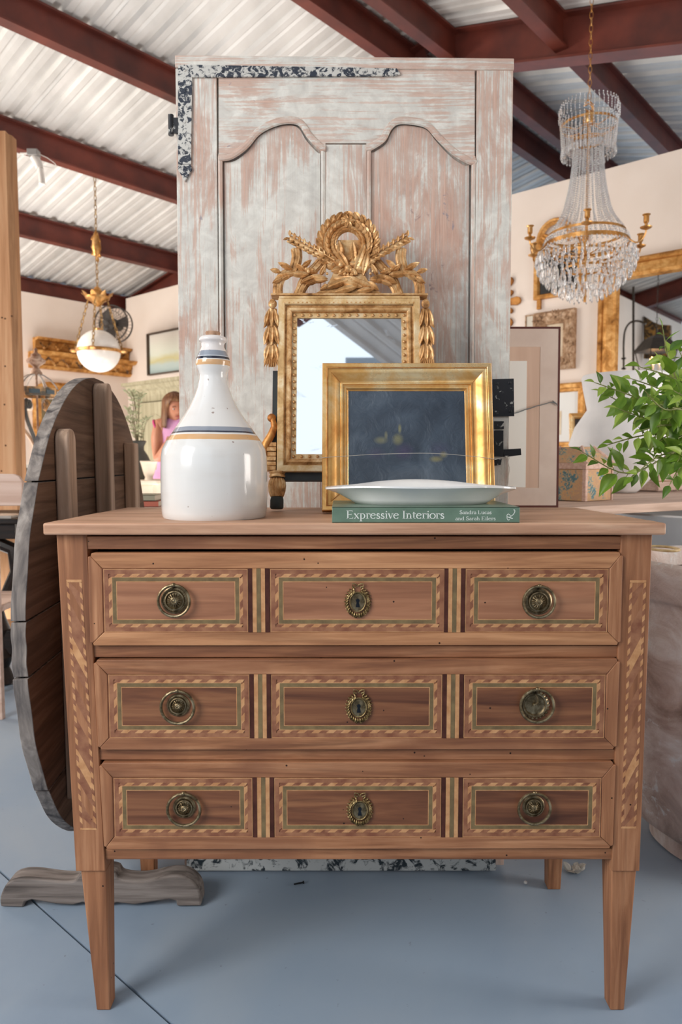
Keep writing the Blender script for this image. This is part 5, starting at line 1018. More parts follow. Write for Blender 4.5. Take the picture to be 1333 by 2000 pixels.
for k in range(4): a = radians(5 + 90 * k); chain(m, (GR * 1.1 * cos(a), GR * 1.1 * sin(a), .01), (.07 * cos(a), .07 * sin(a), gz(588)), .034, .009, .0035)
chain(m, (0, 0, gz(562)), (0, 0, gz(346)), .04, .009, .003); obj('chain', m, gilt('dull_gold_chain', '#5e4526', '#9c7a49', '#c6a571', .45, .7, 40, .1), gp, kind='stuff')
m = M(); m.lathe([(.0, gz(600)), (.03, gz(596)), (.045, gz(590)), (.085, gz(584)), (.09, gz(580)), (.05, gz(577)), (.04, gz(570)), (.02, gz(562)), (0, gz(558))], 20)
for k in range(8): a = 2 * pi * k / 8; m.leaf((.06 * cos(a), .06 * sin(a), gz(586)), (cos(a), sin(a), .9), (-sin(a) * 0, 0, 1), .08, .04, .008)
for k in range(9): m.leaf((0, 0, gz(500 - k * 5)), (sin(k * 2.1), cos(k * 2.1) * .5, -.8), (0, -1, .2), .05, .03, .01)
m.lathe([(.02, gz(500)), (.035, gz(485)), (.03, gz(470)), (.015, gz(455)), (0, gz(450))], 12); obj('crown_canopy', m, brass, gp, smooth=40)
m = M(); m.lathe([(0, GR * .98), (.02, GR * .99), (.022, GR * 1.06), (.008, GR * 1.1), (0, GR * 1.11)], 14); obj('finial', m, brass, gp)
# ================================================================ WALLS: what hangs on them
GW = Fr(CN + av * -.001, nv, (0, 0, 1)); EW = Fr(CN + nv * .001, av, (0, 0, 1))
print('axes', GW.y, av)
cream_p = plain('cream_drawing', '#dccfb8', .8, c2='#c9b294', sc=10); white_p = plain('white_mount_card', '#dddcd8', .8)
gold_w = gilt('warm_gilt', '#7d4f1f', '#bb8340', '#dfae6c', .45, .5, 14, .3); carvedp = gilt('carved_pinkish_gilt', '#6b4a36', '#a98767', '#cbb095', .6, .25, 30, .7)
PF1 = [(0, 0), (0, -.03), (.015, -.045), (.035, -.035), (.055, -.04), (.07, -.02), (.08, -.02), (.08, -.003)]
t, w_, h_, ins = wallframe('carved_frame_drawing', 'pale drawing in a broad carved pinkish-gilt frame on the back wall', 'picture', GW, [(1046, 612), (1126, 604), (1127, 722), (1046, 724)], PF1, [carvedp, cream_p], 'drawing')
m = M(); rnd = random.Random(2)
for k in range(90):
    e = rnd.randrange(4); f = rnd.random(); x, z = [(-w_ + .03 + (2 * w_ - .06) * f, .03), (-w_ + .03 + (2 * w_ - .06) * f, h_ - .03), (-w_ + .03, .03 + (h_ - .06) * f), (w_ - .03, .03 + (h_ - .06) * f)][e]; a = rnd.uniform(0, 6.3); m.leaf((x, -.038, z), (cos(a), -.3, sin(a)), (0, -1, 0), .035, .016, .007)
obj('carved_leaves', m, carvedp, t, kind='stuff')
t, w_, h_, ins = wallframe('gilt_frame_print', 'print with wide white mount in a brown and gold frame, right of the paper-backed picture', 'picture', GW, [(1040, 757), (1146, 743), (1147, 880), (1040, 880)], [(0, 0), (0, -.03), (.01, -.035), (.03, -.03), (.035, -.022), (.05, -.02), (.055, -.003), (.056, -.003)], [gold_w, white_p], 'mount')
m = M(); m.box(-.02, w_ - .16, -.006, -.0045, .1, h_ - .17); obj('print', m, cream_p, t, smooth=0)
dk_mirror = plain('dim_mirror_glass', '#5a5c5c', .12, .9)
t, w_, h_, ins = wallframe('small_wall_mirror', 'small gilt mirror with carved ribbon crest half hidden behind the chandelier', 'mirror', GW, [(1047, 492), (1140, 478), (1140, 572), (1047, 588)], [(0, 0), (0, -.03), (.008, -.034), (.024, -.03), (.03, -.02), (.032, -.003), (.033, -.003)], [gold_w, dk_mirror], 'mirror_glass')
m = M()
for k in range(16): a = pi * k / 15; m.leaf((-.02 + .10 * cos(a), -.02, h_ + .05 + .11 * sin(a)), (-sin(a), -.1, cos(a)), (0, -1, 0), .07, .045, .015)
for sx_ in (-1, 1):
    m.tube([(sx_ * (w_ + .008), -.012, h_ - .02), (sx_ * (w_ + .016), -.012, h_ + .03), (sx_ * (w_ - .03), -.012, h_ + .06), (sx_ * .05, -.012, h_ + .04)], [.016, .02, .016, .012], 6)
    for k in range(5): m.leaf((sx_ * (w_ - .02 - k * .02), -.018, h_ + .02 + k * .012), (sx_, -.1, .6), (0, -1, 0), .06, .035, .012)
obj('crest', m, gold_w, t, smooth=45); m = M(); m.box(-w_ + .02, -w_ + .045, -.02, -.002, -.06, .0); obj('foot', m, gold_w, t, smooth=0)
wallframe('thin_glass_frame', 'thin-edged glazed frame showing just its corner above the paper-backed picture', 'picture', GW, [(1027, 617), (1044, 614), (1044, 700), (1027, 700)], [(0, 0), (0, -.01), (.004, -.012), (.007, -.01), (.008, -.003), (.009, -.003)], [carvedp, plain('pale_glazed_card', '#d3ccbd', .3)], 'card')
# sunburst of gilded paddles, centre hidden by the door
sc_ = GW.px(962, 596); SB = Fr(GW.o + GW.x * sc_[0] + Vector((0, 0, sc_[1])), nv, (0, 0, 1)); sb = thing('sunburst_ornament', 'gilded wooden paddle-ray sunburst ornament poking out from behind the door', 'wall ornament', fr=SB)
bronze = gilt('brown_gilt', '#5f3512', '#9a6226', '#bf8440', .45, .4, 16, .2); lr = GW.px(1020, 600)[0] - sc_[0]
for k in range(16):
    a = 2 * pi * (k + .0) / 16; L = lr * (1 if k % 2 == 0 else .80); hw_ = .028 if k % 2 == 0 else .02
    d = Vector((cos(a), sin(a))); nn_ = Vector((-d.y, d.x)); m = M(); pts = [d * .05 - nn_ * .008, d * (L - .03) - nn_ * hw_, d * (L - .008) - nn_ * hw_ * .7, d * L, d * (L - .008) + nn_ * hw_ * .7, d * (L - .03) + nn_ * hw_, d * .05 + nn_ * .008]; m.quadp([tuple(p) for p in pts], -.02, -.002); obj('ray', m, bronze, sb, bevel=.004)
m = M(); m.ball((0, -.022, 0), .06, .019, .06, 20, 10); obj('hub', m, bronze, sb)
disc = GW.px(1075, 830); m = M(); m.lathe([(0, .004), (.06, .004), (.085, .012), (.095, .016), (.095, .019), (.06, .009), (0, .008)], 40); m.xf(Matrix.Rotation(radians(90), 4, 'X')); dpl = atY(1078, 832, 2.78); pdz = obj('plate', m, gl, smooth=60)
pdz.matrix_world = Matrix.Translation(Vector((dpl.x, 2.78, .872 + .0955))) ; tag(pdz, 'round white plate standing on edge behind the paper-backed picture', 'plate')
# big gilt mirror on the right
mir_glass = plain('clean_mirror', '#e6e6e4', .01, 1)
BMF = [(0, 0), (0, -.05), (.012, -.06), (.03, -.045), (.04, -.06), (.06, -.065), (.075, -.05), (.085, -.04), (.105, -.04), (.115, -.012), (.115, -.012)]
wallframe('large_gilt_mirror', 'very large mirror in fluted gold frame on the back wall, reflecting the roof', 'mirror', GW, [(1172, 517), (1560, 452), (1560, 1010), (1172, 905)], BMF, [gold_w, mir_glass], 'mirror_glass', depth=.008)
# ---- things the big mirror reflects: they really stand left of the camera
def virt(u, v, tv):
    """the place whose image in the wall mirror (glass at t = -.013) is seen along this ray at depth tv behind the glass"""
    d = ray(u, v); g = -.013; k = ((g + tv) - (CAM - CN).dot(av)) / d.dot(av); p = CAM + d * k; return p - av * (2 * tv)
lan = virt(1282, 690, 4.3); lt = thing('lit_lantern', 'dark metal lantern with glowing candle bulbs, seen in the large gilt mirror', 'lantern', tuple(lan))
ironm = plain('blackened_tin', '#3a332d', .5, .5, c2='#4d453d', sc=12); bulb, bn, bb = newmat('lit_bulb', .3); bb.inputs['Emission Color'].default_value = C('#ffc07a'); bb.inputs['Emission Strength'].default_value = 14
m = M(); m.taper((-.19, .19, -.19, .19, .02), (-.10, .10, -.10, .10, .16)); m.taper((-.10, .10, -.10, .10, .16), (-.04, .04, -.04, .04, .20)); m.tube([(0, 0, .2), (0, 0, .28)], .012, 8); obj('hood', m, ironm, lt, smooth=0)
for (x, y) in ((-1, -1), (1, -1), (-1, 1), (1, 1)): m = M(); m.tube([(x * .16, y * .16, .02), (x * .10, y * .10, -.33)], .007, 6); obj('corner_bar', m, ironm, lt)
m = M(); m.box(-.11, .11, -.11, .11, -.35, -.33); obj('base', m, ironm, lt, smooth=0)
for k in range(4): a = 2 * pi * k / 4; m = M(); m.tube([(.05 * cos(a), .05 * sin(a), -.33), (.05 * cos(a), .05 * sin(a), -.12)], .01, 8); obj('candle', m, white_p, lt); m = M(); m.ball((.05 * cos(a), .05 * sin(a), -.08), .018, .018, .04, 10, 8); obj('bulb', m, bulb, lt)
m = M(); pz = .2; chain(m, (0, 0, .28), (0, 0, 3.2 - lan.z), .05, .01, .003); obj('chain', m, ironm, lt, kind='stuff')
pb_ = [virt(u, v, 4.4) for u, v in ((1219, 722), (1219, 700), (1219, 670), (1222, 645), (1232, 630), (1248, 627), (1262, 633))]; o_ = pb_[0]; br = M(); br.tube([p - o_ for p in [Vector(q) for q in spl([tuple(p) for p in pb_], 4)]], .012, 8)
for v in (700, 720): p = virt(1219, v, 4.4) - o_; br.ball(p, .03, .03, .015, 8, 6)
q_ = virt(1238, 560, 4.4) - o_; q2 = virt(1238, 800, 4.4) - o_; br.tube([q_, q2], .014, 8); br.tube([q2, Vector((q2.x, q2.y, -o_.z))], .014, 8)
bo2 = obj('iron_bracket', br, ironm, loc=o_); tag(bo2, 'arched iron bracket on a tall rod, seen in the large gilt mirror', 'bracket')
cpn = virt(1284, 640, 5.6); m = M(); cu = [virt(u, v, 5.6) - cpn for u, v in ((1258, 617), (1275, 628), (1290, 634), (1310, 635), (1310, 700), (1258, 700))]; thk = av * .06
m.add([p for p in cu] + [p - thk for p in cu], [(0, 1, 2, 3, 4, 5), (11, 10, 9, 8, 7, 6)] + [(i, (i + 1) % 6, 6 + (i + 1) % 6, 6 + i) for i in range(6)]); cpo = obj('wall_carving', m, chipped('dark_carved_gilt', '#33240f', '#a0752f', 14, .48, .6), loc=cpn); tag(cpo, 'dark carved gilded panel with swept top, seen in the large gilt mirror', 'panel')
# ================================================================ LEFT BACKGROUND
fru = chipped('antique_gilt_relief', '#4d3018', '#c08a48', 9, .44, .56, .5)
def cornice(name, label, L_, R_, dep):
    (a, b, c_, d_) = (EW.px(*L_[0]), EW.px(*R_[0]), EW.px(*L_[1]), EW.px(*R_[1])); x0, x1 = (a[0] + c_[0]) / 2, (b[0] + d_[0]) / 2; z1 = (a[1] + b[1]) / 2; z0 = (c_[1] + d_[1]) / 2; F2 = Fr(EW.o + EW.x * ((x0 + x1) / 2) + Vector((0, 0, z0)), av, (0, 0, 1)); w_ = (x1 - x0) / 2; h_ = z1 - z0
    t = thing(name, label, 'cornice', fr=F2, group=None); m = M(); pr = [(0, 0), (0, -dep * .3), (h_ * .18, -dep * .45), (h_ * .22, -dep * .35), (h_ * .72, -dep * .5), (h_ * .78, -dep * .85), (h_, -dep), (h_, 0)]; n = len(pr)
    m.add([(x, y, z) for x in (-w_, w_) for z, y in pr], [list(range(n)), list(range(2 * n - 1, n - 1, -1))] + [(i, (i + 1) % n, n + (i + 1) % n, n + i) for i in range(n)]); obj('moulding', m, gold_w, t, smooth=0)
    m = M(); rr = random.Random(4); N = int(w_ * 2 / .07)
    for k in range(N):
        x = -w_ + .06 + (2 * w_ - .12) * k / (N - 1); zc = h_ * .47; s_ = 1 if k % 2 else -1
        m.leaf((x, -dep * .42, zc), (s_ * .7, -.2, .7), (0, -1, 0), h_ * .32, h_ * .16, .014); m.leaf((x, -dep * .42, zc), (-s_ * .6, -.2, -.7), (0, -1, 0), h_ * .3, h_ * .15, .014); m.ball((x + .03, -dep * .44, zc + s_ * .03), .018, n=6, m=4)
    obj('relief_leaves', m, fru, t, smooth=45, kind='stuff'); return t
cornice('carved_cornice', 'upper of two carved gilt cornices on the far left wall', ((64, 662), (64, 687)), ((247, 681), (247, 702)), .12)
cornice('carved_cornice', 'lower, longer and more projecting gilt cornice on the far left wall', ((54, 690), (56, 720)), ((272, 709), (262, 737)), .2)
# arched gilt mirror low on the left wall
am = [EW.px(u, v) for u, v in ((66, 905), (66, 775), (70, 758), (80, 750), (100, 747), (128, 750), (150, 757), (158, 775), (158, 905))]; acx = (am[0][0] + am[-1][0]) / 2; A2 = Fr(EW.o + EW.x * acx + Vector((0, 0, am[0][1])), av, (0, 0, 1)); at_ = thing('arched_mirror', 'gilt overmantel mirror with rounded top behind the upturned table', 'mirror', fr=A2)
W2 = (am[-1][0] - am[0][0]) / 2; H2 = max(p[1] for p in am) - am[0][1]; rc = .16
def rarch(i): return [(-W2 + i, 0 + i), (-W2 + i, H2 - rc)] + [(-W2 + rc - (rc - i) * cos(a), H2 - rc + (rc - i) * sin(a)) for a in [pi / 2 * k / 8 for k in range(9)]] + [(W2 - rc + (rc - i) * sin(a), H2 - rc + (rc - i) * cos(a)) for a in [pi / 2 * k / 8 for k in range(9)]] + [(W2 - i, H2 - rc), (W2 - i, 0 + i)]
m = M(); rs = [[(x, y, z) for x, z in rarch(i)] for i, y in ((0, 0), (0, -.04), (.03, -.055), (.07, -.045), (.085, -.02), (.085, 0))]; n = len(rs[0]); m.add([p for r in rs for p in r], [(i * n + k, i * n + (k + 1) % n, (i + 1) * n + (k + 1) % n, (i + 1) * n + k) for i in range(5) for k in range(n)]); obj('frame', m, gold_w, at_)
m = M(); m.quadp(rarch(.08), -.006, -.002); obj('mirror_glass', m, mir_glass, at_, smooth=0)
wallframe('tall_wood_frame', 'tall narrow light wood frame beside the pine post at far left', 'picture', EW, [(18, 722), (42, 728), (42, 895), (18, 900)], [(0, 0), (0, -.03), (.02, -.03), (.05, -.025), (.06, -.02), (.06, -.003)], [wood('honey_frame', [(.3, '#a8713f'), (.6, '#cc965c')], 'z', .5), plain('pale_backing', '#d9c7b4', .8)], 'panel')
# landscape on the gable wall
lm2, ln_, lb_ = newmat('hazy_seascape', .6); tc_ = ln_.nodes.new('ShaderNodeTexCoord'); sp_ = ln_.nodes.new('ShaderNodeSeparateXYZ'); ln_.links.new(tc_.outputs['Object'], sp_.inputs[0]); k_ = ln_.nodes.new('ShaderNodeMath'); k_.operation = 'MULTIPLY_ADD'; ln_.links.new(nz(ln_, coords(ln_, (1, 1, 3)), 3, 4), k_.inputs[0]); k_.inputs[1].default_value = .12; ln_.links.new(sp_.outputs[2], k_.inputs[2])
ln_.links.new(ramp(ln_, k_.outputs[0], [(.0, '#9fb7ba'), (.16, '#b9c6c0'), (.2, '#c9c08c'), (.27, '#d8dccb'), (.45, '#e8e0d4'), (.6, '#dfe2dd')]), lb_.inputs['Base Color'])
wallframe('seascape_painting', 'pale hazy seascape in a thin dark frame on the back wall, left of the door', 'painting', GW, [(290, 656), (372, 634), (374, 722), (294, 735)], [(0, 0), (0, -.035), (.008, -.038), (.012, -.034), (.014, -.02), (.014, -.003)], [plain('dark_slip_frame', '#4b3a2c', .5), lm2])
# fan
fc = atY(222, 633, 6.75); FA = Fr(fc, (nv * .6 + av * .4).normalized(), (0, 0, 1)); fan = thing('wall_fan', 'round black wire-caged wall fan in the far corner under the eave', 'fan', fr=FA); FR_ = 34 * 6.75 / 1425
blk = plain('fan_black', '#2b2521', .5, c2='#3a322d', sc=10); m = M()
for y, r in ((-.05, 1), (.05, 1)): m.tube([(FR_ * r * cos(a), y, FR_ * r * sin(a)) for a in [2 * pi * k / 36 for k in range(36)]], .007, 6, True)
for k in range(28): a = 2 * pi * k / 28; m.tube([(FR_ * cos(a), -.05, FR_ * sin(a)), (FR_ * .5 * cos(a), -.085, FR_ * .5 * sin(a)), (0, -.09, 0)], .0018, 4); m.tube([(FR_ * cos(a), .05, FR_ * sin(a)), (0, .08, 0)], .0018, 4)
for r in (.35, .7): m.tube([(FR_ * r * cos(a), -.07 if r > .5 else -.088, FR_ * r * sin(a)) for a in [2 * pi * k / 30 for k in range(30)]], .002, 4, True)
obj('cage', m, blk, fan, kind='stuff')
for k in range(3):
    a = 2 * pi * k / 3 + .1; m = M(); d = Vector((cos(a), 0, sin(a))); e = Vector((-sin(a), 0, cos(a))); m.hexa([d * .03 - e * .02 + Vector((0, -.01, 0)), d * FR_ * .85 - e * .05 + Vector((0, -.03, 0)), d * FR_ * .85 + e * .07 + Vector((0, .02, 0)), d * .03 + e * .03 + Vector((0, .01, 0)), d * .03 - e * .02 + Vector((0, -.006, 0)), d * FR_ * .85 - e * .05 + Vector((0, -.026, 0)), d * FR_ * .85 + e * .07 + Vector((0, .024, 0)), d * .03 + e * .03 + Vector((0, .014, 0))]); obj('blade', m, blk, fan, smooth=0)
m = M(); m.lathe([(0, -.04), (.04, -.03), (.05, .02), (.045, .12), (0, .14)], 16); m.xf(Matrix.Rotation(radians(-90), 4, 'X')); obj('motor', m, blk, fan)
m = M(); m.tube([(0, .12, 0), (-.12, .16, .03), (-.2, .25, .03)], .015, 6); m.box(-.24, -.16, .24, .27, -.03, .09); obj('wall_arm', m, blk, fan)
# armoire
AF0 = Fr(CN + av * -.62, nv, (0, 0, 1)); s0 = AF0.px(269, 850)[0]; tz = AF0.px(269, 772)[1]; ARF = Fr(CN + av * -.62 + nv * (s0 + .62), nv, (0, 0, 1)); arm = thing('painted_armoire', 'pale grey-green painted armoire with arched door panels, one door ajar', 'wardrobe', fr=ARF)
sage = wood('sage_paint', [(.3, '#878066'), (.5, '#9a9278'), (.7, '#aea68c')], 'z', .8, 1.6, bmp=.2); aw = .62
m = M(); m.box(-aw, -aw + .025, 0, .5, 0, tz); obj('side_panel', m, sage, arm, smooth=0); m = M(); m.box(aw - .025, aw, 0, .5, 0, tz); obj('side_panel', m, sage, arm, smooth=0); m = M(); m.box(-aw + .025, aw - .025, .48, .5, 0, tz); obj('back_panel', m, m_inside, arm, smooth=0)
m = M(); m.rings(-aw, 0, aw, tz, [(0, 0), (0, -.02), (.07, -.02), (.07, 0)]); obj('face_frame', m, sage, arm, smooth=0)
m = M(); cpz = [(-.02, tz - .02), (-.03, tz + .02), (-.06, tz + .04), (-.075, tz + .07), (-.10, tz + .08), (-.10, tz + .105)]
for (e, z), (e2, z2) in zip(cpz, cpz[1:]): m.taper((-aw + e, aw - e, e, .52, z), (-aw + e2, aw - e2, e2, .52, z2))
obj('cornice', m, sage, arm, smooth=30)
def adoor(parent, w_, h_):
    r = M(); r.box(0, .07, -.02, 0, 0, h_); r.box(w_ - .07, w_, -.02, 0, 0, h_); r.box(.07, w_ - .07, -.02, 0, 0, .1); 
    ar = [(.07, h_ - .28)] + [(w_ / 2 - (w_ / 2 - .07) * cos(a), h_ - .28 + .17 * sin(a)) for a in [pi * k / 14 for k in range(1, 14)]] + [(w_ - .07, h_ - .28)]
    for (a, b) in zip(ar, ar[1:]): r.quadp([(a[0], h_), (b[0], h_), b, a], -.02, 0)
    d = obj('door', r, sage, parent, smooth=0); m = M(); m.box(.06, w_ - .06, -.008, -.002, .09, h_ - .1); obj('door_panel', m, sage, d, smooth=0); m = M(); m.tube([(x, -.016, z) for x, z in ar], .008, 6); obj('arched_bead', m, sage, d); return d
d1 = adoor(arm, .50, tz - .15); d1.location = (-aw + .07, -.021, .07); d2 = adoor(arm, .50, tz - .15); d2.location = (aw - .07, -.021, .07); d2.rotation_euler = (0, 0, radians(330)); 
m = M(); m.box(-aw + .03, aw - .03, .01, .47, 1.0, 1.02); obj('shelf', m, sage, arm, smooth=0)
m = M(); m.box(-aw + .026, -aw + .6, .02, .3, 1.05, 1.5) if False else None
# console with dark vase, branches and a bowl
c0 = atY(262, 940, 4.85); con = thing('console', 'cream painted console cabinet with a moulded top behind the tipped table', 'console', (c0.x, 4.85, 0)); crm = plain('cream_paint', '#d9c6b0', .7, c2='#e6d8c7', sc=6)
ctop = atY(262, 938, 4.85).z; m = M(); m.box(-.42, .16, -.02, .42, ctop - .03, ctop); obj('top', m, crm, con, bevel=.006); m = M(); m.box(-.40, .13, 0, .4, .0, ctop - .031); obj('body', m, crm, con, bevel=.004); m = M(); m.rings(-.36, .1, .10, ctop - .1, [(0, 0), (0, -.012), (.02, -.012), (.025, -.0)]); obj('panel_moulding', m, crm, con)
vx = atY(278, 900, 5.1); vS = 5.1 / 1400; zb = ctop
pot = [(0, 0), (14, 0), (19, 8), (22, 20), (21, 30), (16, 42), (10, 52), (10, 58), (14, 66), (13, 68), (9, 60), (0, 40)]; m = M(); m.lathe([(r * vS * 1.15, z * vS * 1.1) for r, z in pot], 32, wob=.02); vo = obj('dark_pot', m, plain('dark_grey_pottery', '#3f3d38', .7, c2='#5c5952', sc=5, b_=.3), smooth=50, loc=(atY(270, 900, 5.05).x, 5.05, ctop + .0005)); tag(vo, 'dark grey pottery jar with flared neck holding olive branches', 'jar')
br = thing('olive_branches', 'thin olive branches with grey-green leaves rising from the dark jar', 'branches', (vo.location.x, 5.05, ctop + .2)); m = M(); ol = M(); rnd = random.Random(8)
for k in range(9):
    a = rnd.uniform(-.12, .10); L = rnd.uniform(.2, .42); pts = [Vector((0, 0, -.1)) if False else Vector((0, 0, -.02)), Vector((a * .2, rnd.uniform(-.02, .02), L * .4)), Vector((a * .9 * .6, rnd.uniform(-.05, .05), L * .85)), Vector((a * .8, rnd.uniform(-.06, .06), L))]; pts = [Vector(q) for q in spl([tuple(p) for p in pts], 4)]; m.tube(pts, .003, 5)
    for p in pts[4:]:
        for s_ in (-1, 1): ol.leaf(p, (s_ * .8, rnd.uniform(-.5, .5), rnd.uniform(.2, 1)), (0, -1, .2), .034, .010, .002)
obj('twigs', m, plain('olive_twig', '#7d7358', .8), br, kind='stuff'); obj('leaves', ol, plain('olive_leaf', '#8b9070', .6, c2='#b5b68f', sc=20), br, kind='stuff')
m = M(); m.lathe([(0, 0), (.03, 0), (.025, .02), (.035, .04), (.05, .10), (.055, .12), (.06, .125), (.056, .13), (.045, .125), (0, .05)], 28); bw = obj('footed_bowl', m, crm, smooth=50, loc=(atY(291, 900, 4.91).x, 4.905, ctop + .0005)); tag(bw, 'small cream footed bowl on the console beside the dark jar', 'bowl')
# little stool with two books, just above the chest's back edge
sb_ = atY(280, 990, 2.6); st = thing('stool', 'plain wooden stool carrying two books behind the chest', 'stool', (sb_.x, 2.66, 0)); stz = sb_.z - .0005
m = M(); m.box(-.1, .14, -.08, .12, stz - .03, stz); obj('seat', m, pale, st, bevel=.003)
for (x, y) in ((-.08, -.06), (.12, -.06), (-.08, .1), (.12, .1)): m = M(); m.tube([(x * 1.1, y * 1.1, 0), (x * .9, y * .9, stz - .03)], .014, 8); obj('leg', m, pale, st)
for i, (c_, nm, lb) in enumerate((('#a4543f', 'book', 'closed brick-orange book at the bottom of the pair behind the chest'), ('#8b8570', 'book', 'grey-beige book on top of the brick-orange book'))):
    bk = thing(nm, lb, 'book', (sb_.x + .0, 2.6 + .005 * i, stz + .0005 + i * .0215), group='books on the stool'); m = M(); m.box(-.055, .055 - .014 * i, 0, .15, 0, .0015); m.box(-.055, .055 - .014 * i, 0, .15, .0195, .021); m.box(-.055, .055 - .014 * i, 0, .0015, 0, .021); obj('cover', m, plain('book_cover_%s' % 'ab'[i], c_, .6), bk, smooth=0); m = M(); m.box(-.053, .053 - .014 * i, .002, .146, .0016, .0194); obj('pages', m, m_cream, bk, smooth=0)
# pine post / leaning board, pale chair back, dark table
pine = wood('knotty_pine', [(.25, '#b17b51'), (.5, '#cf9c72'), (.75, '#dfb48c')], 'z', .6, 1.2, '#a06a42', False, .15, .5)
pa = atY(21, 600, 3.78); pc_ = thing('pine_board', 'tall knotty pine board standing upright at the left edge', 'board', (pa.x, 3.78, 0)); ph = atY(10, 255, 3.78).z
m = M(); m.box(-.45, 0, 0, .03, 0, ph); obj('face_board', m, pine, pc_, bevel=.002); m = M(); m.hexa([(.0, .002, 0), (.028, .012, 0), (.028, .06, 0), (0, .03, 0), (.0, .002, ph - .01), (.03, .012, ph - .02), (.03, .06, ph - .02), (0, .03, ph - .01)]); obj('edge_board', m, wood('darker_pine_edge', [(.3, '#8f6544'), (.6, '#b0835c')], 'z', .6), pc_, smooth=0)
m = M()
for (u, v) in ((3, 620), (9, 622), (9, 715), (22, 617), (8, 790), (10, 870), (2, 920)): p = atY(u, v, 3.775); m.ball((p.x - pa.x, -.0005, p.z), .005, .002, .0045, 10, 6)
obj('knots', m, plain('pine_knot', '#5d3a22', .7), pc_, kind='stuff')
darkw = wood('near_black_oak', [(.3, '#120c09'), (.6, '#241812'), (.8, '#38271d')], 'x', .45, 2.0)
dtz = atY(10, 1014, 3.1).z; dx = atY(36, 1020, 3.1).x; dt = thing('dark_table', 'near-black carved table with turned leg at the far left edge', 'table', (dx, 3.1, 0))
m = M(); m.box(-.9, .0, 0, .6, dtz - .022, dtz); obj('top', m, darkw, dt, bevel=.004); m = M(); m.box(-.86, -.03, .03, .57, dtz - .09, dtz - .0225); obj('apron', m, darkw, dt, bevel=.002)
lgx = atY(12, 1100, 3.1).x - dx
for yy in (.07, .5):
    m = M(); m.tube([(lgx - .12, yy, dtz - .09), (lgx - .0, yy, dtz - .14), (lgx + .02, yy, dtz - .24), (lgx - .03, yy, dtz - .34), (lgx - .075, yy, dtz - .42)], [.03, .03, .035, .03, .02], 10); m.lathe([(.02, dtz - .60), (.035, dtz - .57), (.03, dtz - .54), (.045, dtz - .50), (.03, dtz - .46), (.02, dtz - .42)], 16, (lgx - .07, yy, 0)); m.lathe([(.025, 0), (.045, .01), (.04, .04), (.025, .08), (.04, .12), (.05, .13), (.03, .17), (.03, dtz - .6)], 16, (lgx - .06, yy, 0)); obj('leg', m, darkw, dt)
m = M(); m.box(lgx - .5, lgx + .06, .05, .09, .14, .25); obj('stretcher', m, darkw, dt, bevel=.003)
m = M(); rnd = random.Random(9)
m.hexa([(-.3, 0, 0), (.07, 0.01, 0), (.06, .25, 0), (-.28, .24, 0), (-.3, 0, .004), (.07, .01, .012), (.06, .25, .004), (-.28, .24, .008)]); sh = obj('printed_sheet', m, plain('glossy_sheet', '#cfc8c0', .2, c2='#20221f', sc=3), smooth=0, loc=(dx - .12, 3.13, dtz + .0005)); tag(sh, 'glossy black and white sheet lying on the near-black table', 'paper')
cbk = atY(22, 988, 2.7); cz0 = atY(22, 926, 2.7).z; m = M(); w_ = .3; zb_c = cbk.z
out = [(-w_, 0), (0, 0), (.004, (cz0 - zb_c) * .75), (-.01, (cz0 - zb_c) * .93), (-.03, (cz0 - zb_c)), (-w_, cz0 - zb_c + .006)]
chx = atY(42, 960, 2.7).x; chb = thing('chair', 'pale pinkish wooden chair with a plain board back at the far left edge', 'chair', (chx, 2.7, 0)); m.quadp([(x, z + zb_c) for x, z in out], 0, .02); pinkw = wood('pale_pink_wood', [(.3, '#b99886'), (.5, '#cdb0a0'), (.7, '#dac2b4')], 'x', .7, 1.5, bmp=.1); obj('back_board', m, pinkw, chb, bevel=.003)
for x in (-.29, -.14): m = M(); m.box(x, x + .03, .02, .045, 0, cz0 - .03); obj('back_post', m, pinkw, chb, bevel=.002)
m = M(); m.box(-.3, -.11, .045, .36, .42, .445); obj('seat', m, pinkw, chb, bevel=.003)
for x in (-.29, -.14): m = M(); m.box(x, x + .03, .32, .35, 0, .42); obj('leg', m, pinkw, chb, bevel=.002)
# teal-edged low cabinet beneath the crown lantern
tb = atY(50, 907, 4.2); tc2 = thing('grey_cabinet', 'low dark grey cabinet with pale top under the wood and iron crown light', 'cabinet', (tb.x, 4.2, 0)); m = M(); m.box(-.12, .2, 0, .4, tb.z - .02, tb.z); obj('top', m, plain('pale_stone_top', '#c3cac9', .4), tc2, bevel=.003); m = M(); m.box(-.11, .19, .01, .39, 0, tb.z - .0205); obj('body', m, plain('dark_grey_paint', '#4a4f4d', .6), tc2, smooth=0)
# crown light of wood and iron
LY = 4.0; lc = atY(68, 766, LY); KL = LY / 1405; crl = thing('crown_light', 'old wood and iron crown-shaped light with scrolled arms beside the pine board', 'chandelier', (lc.x, LY, lc.z)); zl_ = lambda v: (atY(68, v, LY).z - lc.z)
oldw = chipped('worn_painted_wood', '#8b6a55', '#c4ab97', 20, .45, .6, .7); irl = plain('pale_iron', '#8f8a86', .6, .4, c2='#b8b2ac', sc=20); ochre = chipped('ochre_and_blue_paint', '#5d564b', '#c79a66', 12, .45, .55, .7)
fx_ = 4 * KL; m = M(); m.lathe([(r * KL, zl_(v)) for r, v in ((11, 731), (11, 728), (7, 722), (6, 716), (12, 711), (17, 708), (18, 704), (12, 699), (9, 696), (10, 693), (5, 690), (3, 687), (3.5, 683), (2, 680), (0, 679))], 24, (fx_, 0, 0)); obj('finial', m, oldw, crl)
RW = 42
